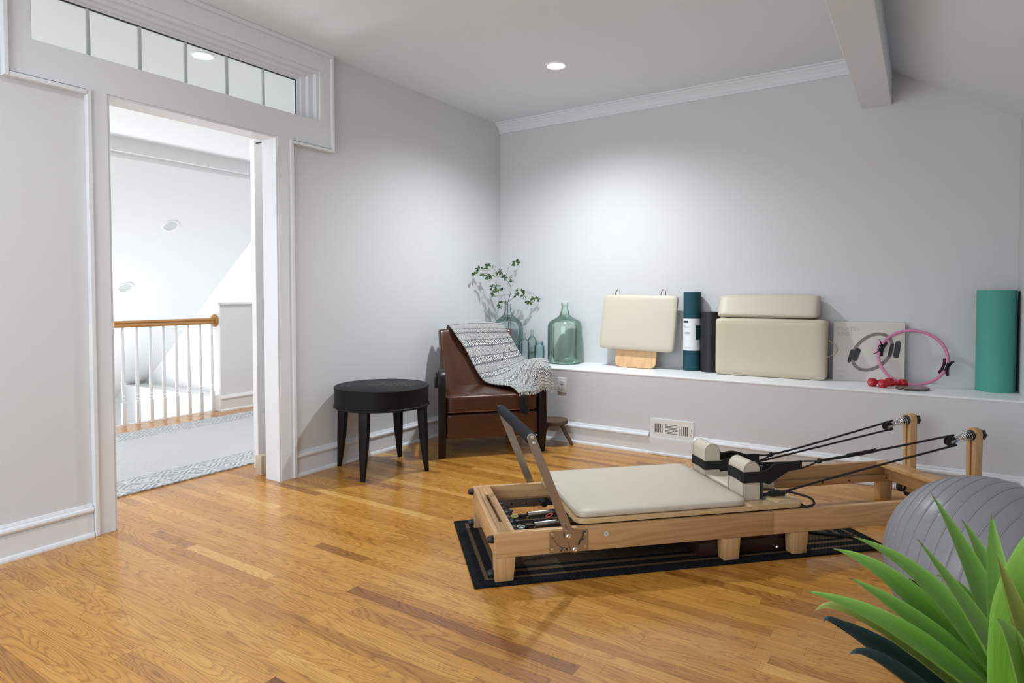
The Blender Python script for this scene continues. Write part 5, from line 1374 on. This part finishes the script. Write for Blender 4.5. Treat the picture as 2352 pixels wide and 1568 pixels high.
# pink ring
M_PINK = mat('pink_foam', srgb(206, 128, 160), 0.5); M_PINKP = mat('pink_pad', srgb(214, 158, 178), 0.5); M_BLKP = mat('glossy_black_plastic', (0.012, 0.012, 0.013, 1), 0.2)
t = thing('exercise_ring', 'pink exercise ring with black grips leaning on the wall', 'exercise ring', (-0.052, 4.722, ZL))
RG = 0.181; Ml = Matrix.Translation((0, 0.0, 0.010)) @ Matrix.Rotation(math.radians(-19), 4, 'X') @ Matrix.Translation((0, 0, RG))
bm = bmesh.new(); Mg = Ml @ Matrix.Rotation(math.radians(10), 4, 'Y')
tube(bm, [Mg @ V((RG * 1.04 * math.cos(a), 0, RG * 0.985 * math.sin(a))) for a in [2 * PI * k / 72 for k in range(72)]], 0.0098, 12, closed=True); build('hoop', bm, M_PINK, t)
for a, sgn in ((math.radians(173), 1), (math.radians(-7), -1)):
    c = V((RG * 1.04 * math.cos(a), 0, RG * 0.985 * math.sin(a))); d = V((math.cos(a), 0, math.sin(a))); tg = V((-d.z, 0, d.x))
    bm = bmesh.new()
    for q in (-1, 1):   # inner and outer saddles bowed away from the hoop
        pts = [c + tg * (s_ * 0.050) + d * q * (0.006 + 0.019 * (s_ * s_)) for s_ in [-1 + 2 * k / 12 for k in range(13)]]
        tube(bm, [Mg @ p_ for p_ in pts], 0.019, 8, flat=(1.0, 0.12) if False else (0.13, 1.0), rf=lambda t_: 0.55 + 0.45 * math.sin(PI * t_))
    tube(bm, [Mg @ (c + tg * s_) for s_ in (-0.026, 0, 0.026)], 0.013, 10)
    g_ = build('grip', bm, M_BLKP, t, angle=50)
    bm = bmesh.new(); pts = [c + tg * (s_ * 0.048) - d * sgn * 0 + d * (-1 if sgn < 0 else 1) * (0.0115 + 0.019 * (s_ * s_)) * 1.0 for s_ in [-1 + 2 * k / 12 for k in range(13)]]
    tube(bm, [Mg @ p_ for p_ in pts], 0.0185, 8, flat=(0.13, 1.0), rf=lambda t_: 0.5 + 0.45 * math.sin(PI * t_)); build('grip_pad', bm, M_PINKP, g_, angle=50)

# dumbbells
M_REDN = mat('red_neoprene', srgb(178, 30, 44), 0.5, bump=0.1, bscale=400)
def dumbbell(label, a, b_):
    a, b_ = V(a), V(b_); t = thing('dumbbell', label, 'dumbbell', (a + b_) / 2 - V((0, 0, 0.0)), math.atan2((b_ - a).y, (b_ - a).x), group='red dumbbells on the ledge')
    L = (b_ - a).length / 2
    for s_ in (-1, 1):
        bm = bmesh.new(); lathe(bm, [(0, -0.021), (0.021, -0.021), (0.029, -0.013), (0.030, 0), (0.029, 0.013), (0.021, 0.021), (0, 0.021)], 6, Matrix.Translation((s_ * L, 0, 0)) @ Matrix.Rotation(PI / 2, 4, 'Y') @ Matrix.Rotation(PI / 6, 4, 'Z'))
        build('head', bm, M_REDN, t, angle=18)
    bm = bmesh.new(); cyl(bm, (-L, 0, 0), (L, 0, 0), 0.0135, 16); build('handle', bm, M_REDN, t)
    t2 = text_bm('2 LB', 0.014, 1.0, align='CENTER'); bm = bmesh.new(); join(bm, t2, 0, Matrix.Translation((-L - 0.0215, 0, -0.005)) @ Matrix(((0, 0, -1, 0), (-1, 0, 0, 0), (0, 1, 0, 0), (0, 0, 0, 1))))
    build('lettering', bm, M_FIX, t, smooth=False)
zc = ZL + 0.0265
dumbbell('rear red dumbbell, mostly hidden behind the front one on the ledge', (-0.262, 4.597, zc), (-0.172, 4.668, zc))
dumbbell('front red dumbbell lying across the rear one, nearer the ledge edge', (-0.203, 4.560, zc), (-0.098, 4.640, zc))
# gliding discs
M_DISC = mat('taupe_disc', srgb(122, 108, 104), 0.25); M_DISCE = mat('disc_edge', srgb(84, 72, 66), 0.4)
for k in (0, 1):
    t = thing('gliding_disc', ('upper' if k else 'lower') + ' of two taupe gliding discs stacked on the ledge', 'disc', (-0.048 + 0.004 * k, 4.585, ZL + 0.0082 * k), group='gliding discs on the ledge')
    bm = bmesh.new(); lathe(bm, [(0, 0.0005), (0.086, 0.0005), (0.089, 0.003), (0.088, 0.005), (0, 0.005)], 48); build('foam_base', bm, M_DISCE, t)
    bm = bmesh.new(); lathe(bm, [(0.083, 0.0051), (0.089, 0.0055), (0.088, 0.0075), (0.082, 0.0081), (0, 0.0081)], 48); build('disc_top', bm, M_DISC, t)
# thick teal mat standing rolled at the right end
M_TEAL = mat('sea_green_foam', srgb(80, 160, 144), 0.7, bump=0.08, bscale=300)
t = thing('exercise_mat', 'thick sea green exercise mat rolled upright against the right wall', 'exercise mat', (0.377, 4.795, ZL))
bm = bmesh.new(); t2 = bmesh.new(); N = 120; th = 0.010; prof_o = []
for k in range(N + 1):
    a = 2 * PI * 2.3 * k / N; rad = 0.104 - 0.0125 * a / (2 * PI)
    prof_o.append((rad * math.cos(a + 3.0), 1.05 * rad * math.sin(a + 3.0), a))
rows_ = []
for x, y, a in prof_o:
    n_ = V((x, y, 0)).normalized() * th / 2
    rows_.append([bm.verts.new(V((x, y, 0)) + n_), bm.verts.new(V((x, y, 0.61)) + n_), bm.verts.new(V((x, y, 0.61)) - n_), bm.verts.new(V((x, y, 0)) - n_)])
for r0, r1 in zip(rows_[:-1], rows_[1:]):
    for j in range(4): bm.faces.new((r0[j], r0[(j + 1) % 4], r1[(j + 1) % 4], r1[j]))
bm.faces.new(rows_[0]); bm.faces.new(rows_[-1][::-1])
for v in bm.verts: v.co.x *= 0.93
build('mat_roll', bm, M_TEAL, t, angle=50)
bm = bmesh.new()
for z in (0.15, 0.46): 
    tube(bm, [V((0.1035 * math.cos(a), 0.1165 * math.sin(a), z)) for a in [math.radians(x) for x in range(-14, 60, 6)]], 0.006, 6, flat=(0.3, 1.2))
bx(bm, 0.1025, 0.1055, -0.02, 0.05, 0.005, 0.605, 0.001)
build('carry_strap', bm, M_RUB, t)

# ------------------------------------------------------------------ agave plant in the foreground
def leafmat(name, c0, c1, c2, rough=0.38):
    m = mat(name, c0, rough, spec=0.5); b = NB(m); uv = b.n('ShaderNodeUVMap'); uv.uv_map = 'leaf'; sp = b.n('ShaderNodeSeparateXYZ'); b.l(uv.outputs['UV'], sp.inputs[0])
    x, y = sp.outputs[0], sp.outputs[1]
    nz = b.noise(b.mapping(uv.outputs['UV'], (3.0, 9.0, 1.0)), 1.0, 3)
    edge = b.math('POWER', b.math('ABSOLUTE', b.math('SUBTRACT', b.math('MULTIPLY', y, 2.0), 1.0)), 5.0)
    col = b.mix(b.math('MINIMUM', b.math('ADD', b.math('MULTIPLY', x, 0.75), b.math('MULTIPLY', nz, 0.35)), 1.0), c0, c1)
    col = b.mix(b.math('MINIMUM', b.math('MULTIPLY', edge, 0.6), 1.0), col, c2)
    st = b.noise(b.mapping(uv.outputs['UV'], (2.0, 46.0, 1.0)), 1.0, 3, 0.6)
    cen = b.math('POWER', b.math('SUBTRACT', 1.0, b.math('ABSOLUTE', b.math('SUBTRACT', b.math('MULTIPLY', y, 2.0), 1.0))), 2.0)
    dk = tuple(q * 0.45 for q in c0[:3]) + (1,)
    col = b.mix(b.math('MINIMUM', b.math('ADD', b.math('MULTIPLY', b.math('MAXIMUM', b.math('SUBTRACT', st, 0.45), 0.0), 1.6), b.math('MULTIPLY', cen, 0.25)), 0.8), col, dk)
    col = b.mix(b.math('MULTIPLY', b.math('GREATER_THAN', x, 0.955), 0.7), col, (0.16, 0.12, 0.04, 1))
    b.l(col, b.p.inputs['Base Color']); b.bump(b.noise(b.mapping(uv.outputs['UV'], (6.0, 90.0, 1.0)), 1.0, 2), 0.15, 0.002)
    b.p.inputs['Subsurface Weight'].default_value = 0.0
    return m
M_AG = leafmat('agave_green', srgb(84, 142, 26), srgb(112, 150, 64), srgb(140, 186, 84))
M_AGY = leafmat('agave_yellow_green', srgb(92, 124, 30), srgb(134, 136, 58), srgb(146, 162, 76))
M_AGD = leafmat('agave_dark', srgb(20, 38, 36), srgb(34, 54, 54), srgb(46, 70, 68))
M_POT = mat('stone_pot', srgb(150, 146, 140), 0.8, bump=0.3, bscale=60)
CP = V((0.150, 1.10, 0.0))
PT = thing('agave_plant', 'green spiky potted agave plant in the right foreground', 'plant', CP)
bm = bmesh.new(); lathe(bm, [(0, 0.0), (0.10, 0.0), (0.115, 0.01), (0.150, 0.34), (0.152, 0.37), (0.140, 0.372), (0.136, 0.35), (0.134, 0.34), (0, 0.338)], 40); build('pot', bm, M_POT, PT)
bm = bmesh.new(); lathe(bm, [(0.134, 0.3405), (0.08, 0.350), (0, 0.352)], 30, cap=False)
build('soil', bm, mat('soil', (0.03, 0.02, 0.015, 1), 0.95, bump=0.5, bscale=80), PT)
bm = bmesh.new(); lathe(bm, [(0.050, 0.345), (0.052, 0.42), (0.045, 0.52), (0.02, 0.56), (0, 0.565)], 18); build('stem', bm, M_AGD, PT)
def agave_leaf(base, mid, tip, wd, mt, roll=0.0, cup=0.30, th=0.006):
    """base, mid, tip as (px, py, y) or world vectors; lance shaped, thick, cupped"""
    P = [q if isinstance(q, V) else on_y(*q) for q in (base, mid, tip)]
    P = [p_ - CP for p_ in P]
    C1 = P[1] * 2 - (P[0] + P[2]) * 0.5
    n = 22; bm = bmesh.new(); uvl = bm.loops.layers.uv.new('leaf'); rings = []; uvs = {}
    cam_d = (CAM - CP - P[1]).normalized()
    for i in range(n + 1):
        t_ = i / n; p_ = P[0] * (1 - t_) ** 2 + C1 * 2 * t_ * (1 - t_) + P[2] * t_ * t_
        tg = ((C1 - P[0]) * (1 - t_) + (P[2] - C1) * t_).normalized()
        side = tg.cross(V((0, 0, 1)) * 0.75 + cam_d * 0.55).normalized(); nn = side.cross(tg).normalized()
        side = (side * math.cos(roll) + nn * math.sin(roll)).normalized(); nn = side.cross(tg).normalized()
        if nn.dot(V((0, 0, 1)) + cam_d * 0.5) < 0: nn = -nn
        w_ = wd * (0.62 + 0.38 * math.sin(PI * min(t_ / 0.72, 1.0) * 0.5)) if t_ < 0.36 else wd * (0.62 + 0.38 * math.sin(PI * min(t_ / 0.72, 1.0) * 0.5)) * max(0.0, (1 - ((t_ - 0.36) / 0.64) ** 1.25)) 
        w_ = max(w_, 0.0006) * 0.5; tk = max(th * min(1, (1 - t_) * 1.6), 0.0005)
        row = []
        m_ = 8
        for k in range(m_ + 1):
            s_ = -1 + 2 * k / m_; v = bm.verts.new(p_ + side * w_ * s_ + nn * (w_ * cup * (s_ * s_) + tk * 0.25)); uvs[v] = (t_, (s_ + 1) / 2); row.append(v)
        for k in range(m_ - 1, 0, -1):
            s_ = -1 + 2 * k / m_; v = bm.verts.new(p_ + side * w_ * s_ * 0.97 + nn * (w_ * cup * (s_ * s_) - tk * (1 - 0.7 * s_ * s_))); uvs[v] = (t_, (s_ + 1) / 2); row.append(v)
        rings.append(row)
    for a, b_ in zip(rings[:-1], rings[1:]):
        L = len(a)
        for j in range(L):
            f = bm.faces.new((a[j], a[(j + 1) % L], b_[(j + 1) % L], b_[j]))
            for lp in f.loops: lp[uvl].uv = uvs[lp.vert]
    bm.faces.new(rings[0]); bm.faces.new(rings[-1][::-1])
    return build('leaf', bm, mt, PT, angle=75)
for args in [
    ((2345, 1675, 1.06), (2075, 1455, 0.99), (1847, 1357, 0.97), 0.058, M_AG),
    ((2330, 1690, 1.10), (2010, 1432, 1.04), (1868, 1408, 1.03), 0.040, M_AGY, 0.1),
    ((2350, 1640, 1.08), (2112, 1435, 1.05), (1950, 1326, 1.04), 0.054, M_AG),
    ((2340, 1660, 1.12), (2095, 1372, 1.10), (1914, 1260, 1.10), 0.062, M_AG, 0.15),
    ((2345, 1650, 1.09), (2150, 1365, 1.08), (1957, 1232, 1.06), 0.064, M_AG, -0.1),
    ((2350, 1640, 1.05), (2245, 1440, 1.02), (2106, 1236, 1.00), 0.060, M_AG, -0.2),
    ((2340, 1620, 1.13), (2245, 1345, 1.14), (2138, 1132, 1.14), 0.066, M_AG, -0.3),
    ((2335, 1620, 1.18), (2275, 1345, 1.22), (2208, 1192, 1.24), 0.060, M_AG, -0.4),
    ((2320, 1640, 1.09), (2292, 1370, 1.10), (2277, 1178, 1.11), 0.058, M_AG, -0.3),
    ((2310, 1650, 1.02), (2345, 1350, 0.98), (2450, 1140, 0.97), 0.070, M_AG, 0.3),
    ((2400, 1640, 0.99), (2335, 1420, 0.96), (2291, 1280, 0.95), 0.046, M_AGY, -0.4),
    ((2380, 1680, 1.00), (2330, 1500, 0.95), (2290, 1420, 0.93), 0.060, M_AG, 0.2),
    ((2340, 1650, 1.16), (2240, 1400, 1.18), (2150, 1322, 1.17), 0.036, M_AG, 0.1),
    ((2330, 1700, 1.16), (2190, 1440, 1.15), (2053, 1316, 1.14), 0.058, M_AGD, -0.2),
    ((2330, 1720, 1.14), (2050, 1508, 1.08), (1890, 1418, 1.06), 0.062, M_AGD, 0.1),
    ((2300, 1740, 1.12), (1985, 1472, 1.07), (1893, 1430, 1.06), 0.030, M_AGD, 0.0),
    ((2300, 1760, 1.05), (2060, 1540, 1.00), (1950, 1504, 0.98), 0.040, M_AGD, 0.0)]:
    args = list(args); args[3] *= 0.74; agave_leaf(*args)
# the side of the rosette away from the frame
for k in range(11):
    a = math.radians(-75 + k * 17); L = 0.30 + 0.05 * (k % 3); b0 = CP + V((0.02 * math.cos(a), 0.02 * math.sin(a), 0.50))
    if -0.05 < math.cos(a) * L + CP.x < 0.46 or True:
        rx = min(math.cos(a) * L, 0.29)
        if rx < 0.03: continue
        agave_leaf(b0, b0 + V((rx * 0.5, math.sin(a) * L * 0.5, 0.05 + 0.05 * (k % 2))), b0 + V((rx, math.sin(a) * L, 0.06 + 0.14 * (k % 2))), 0.056, M_AG if k % 3 else M_AGD)
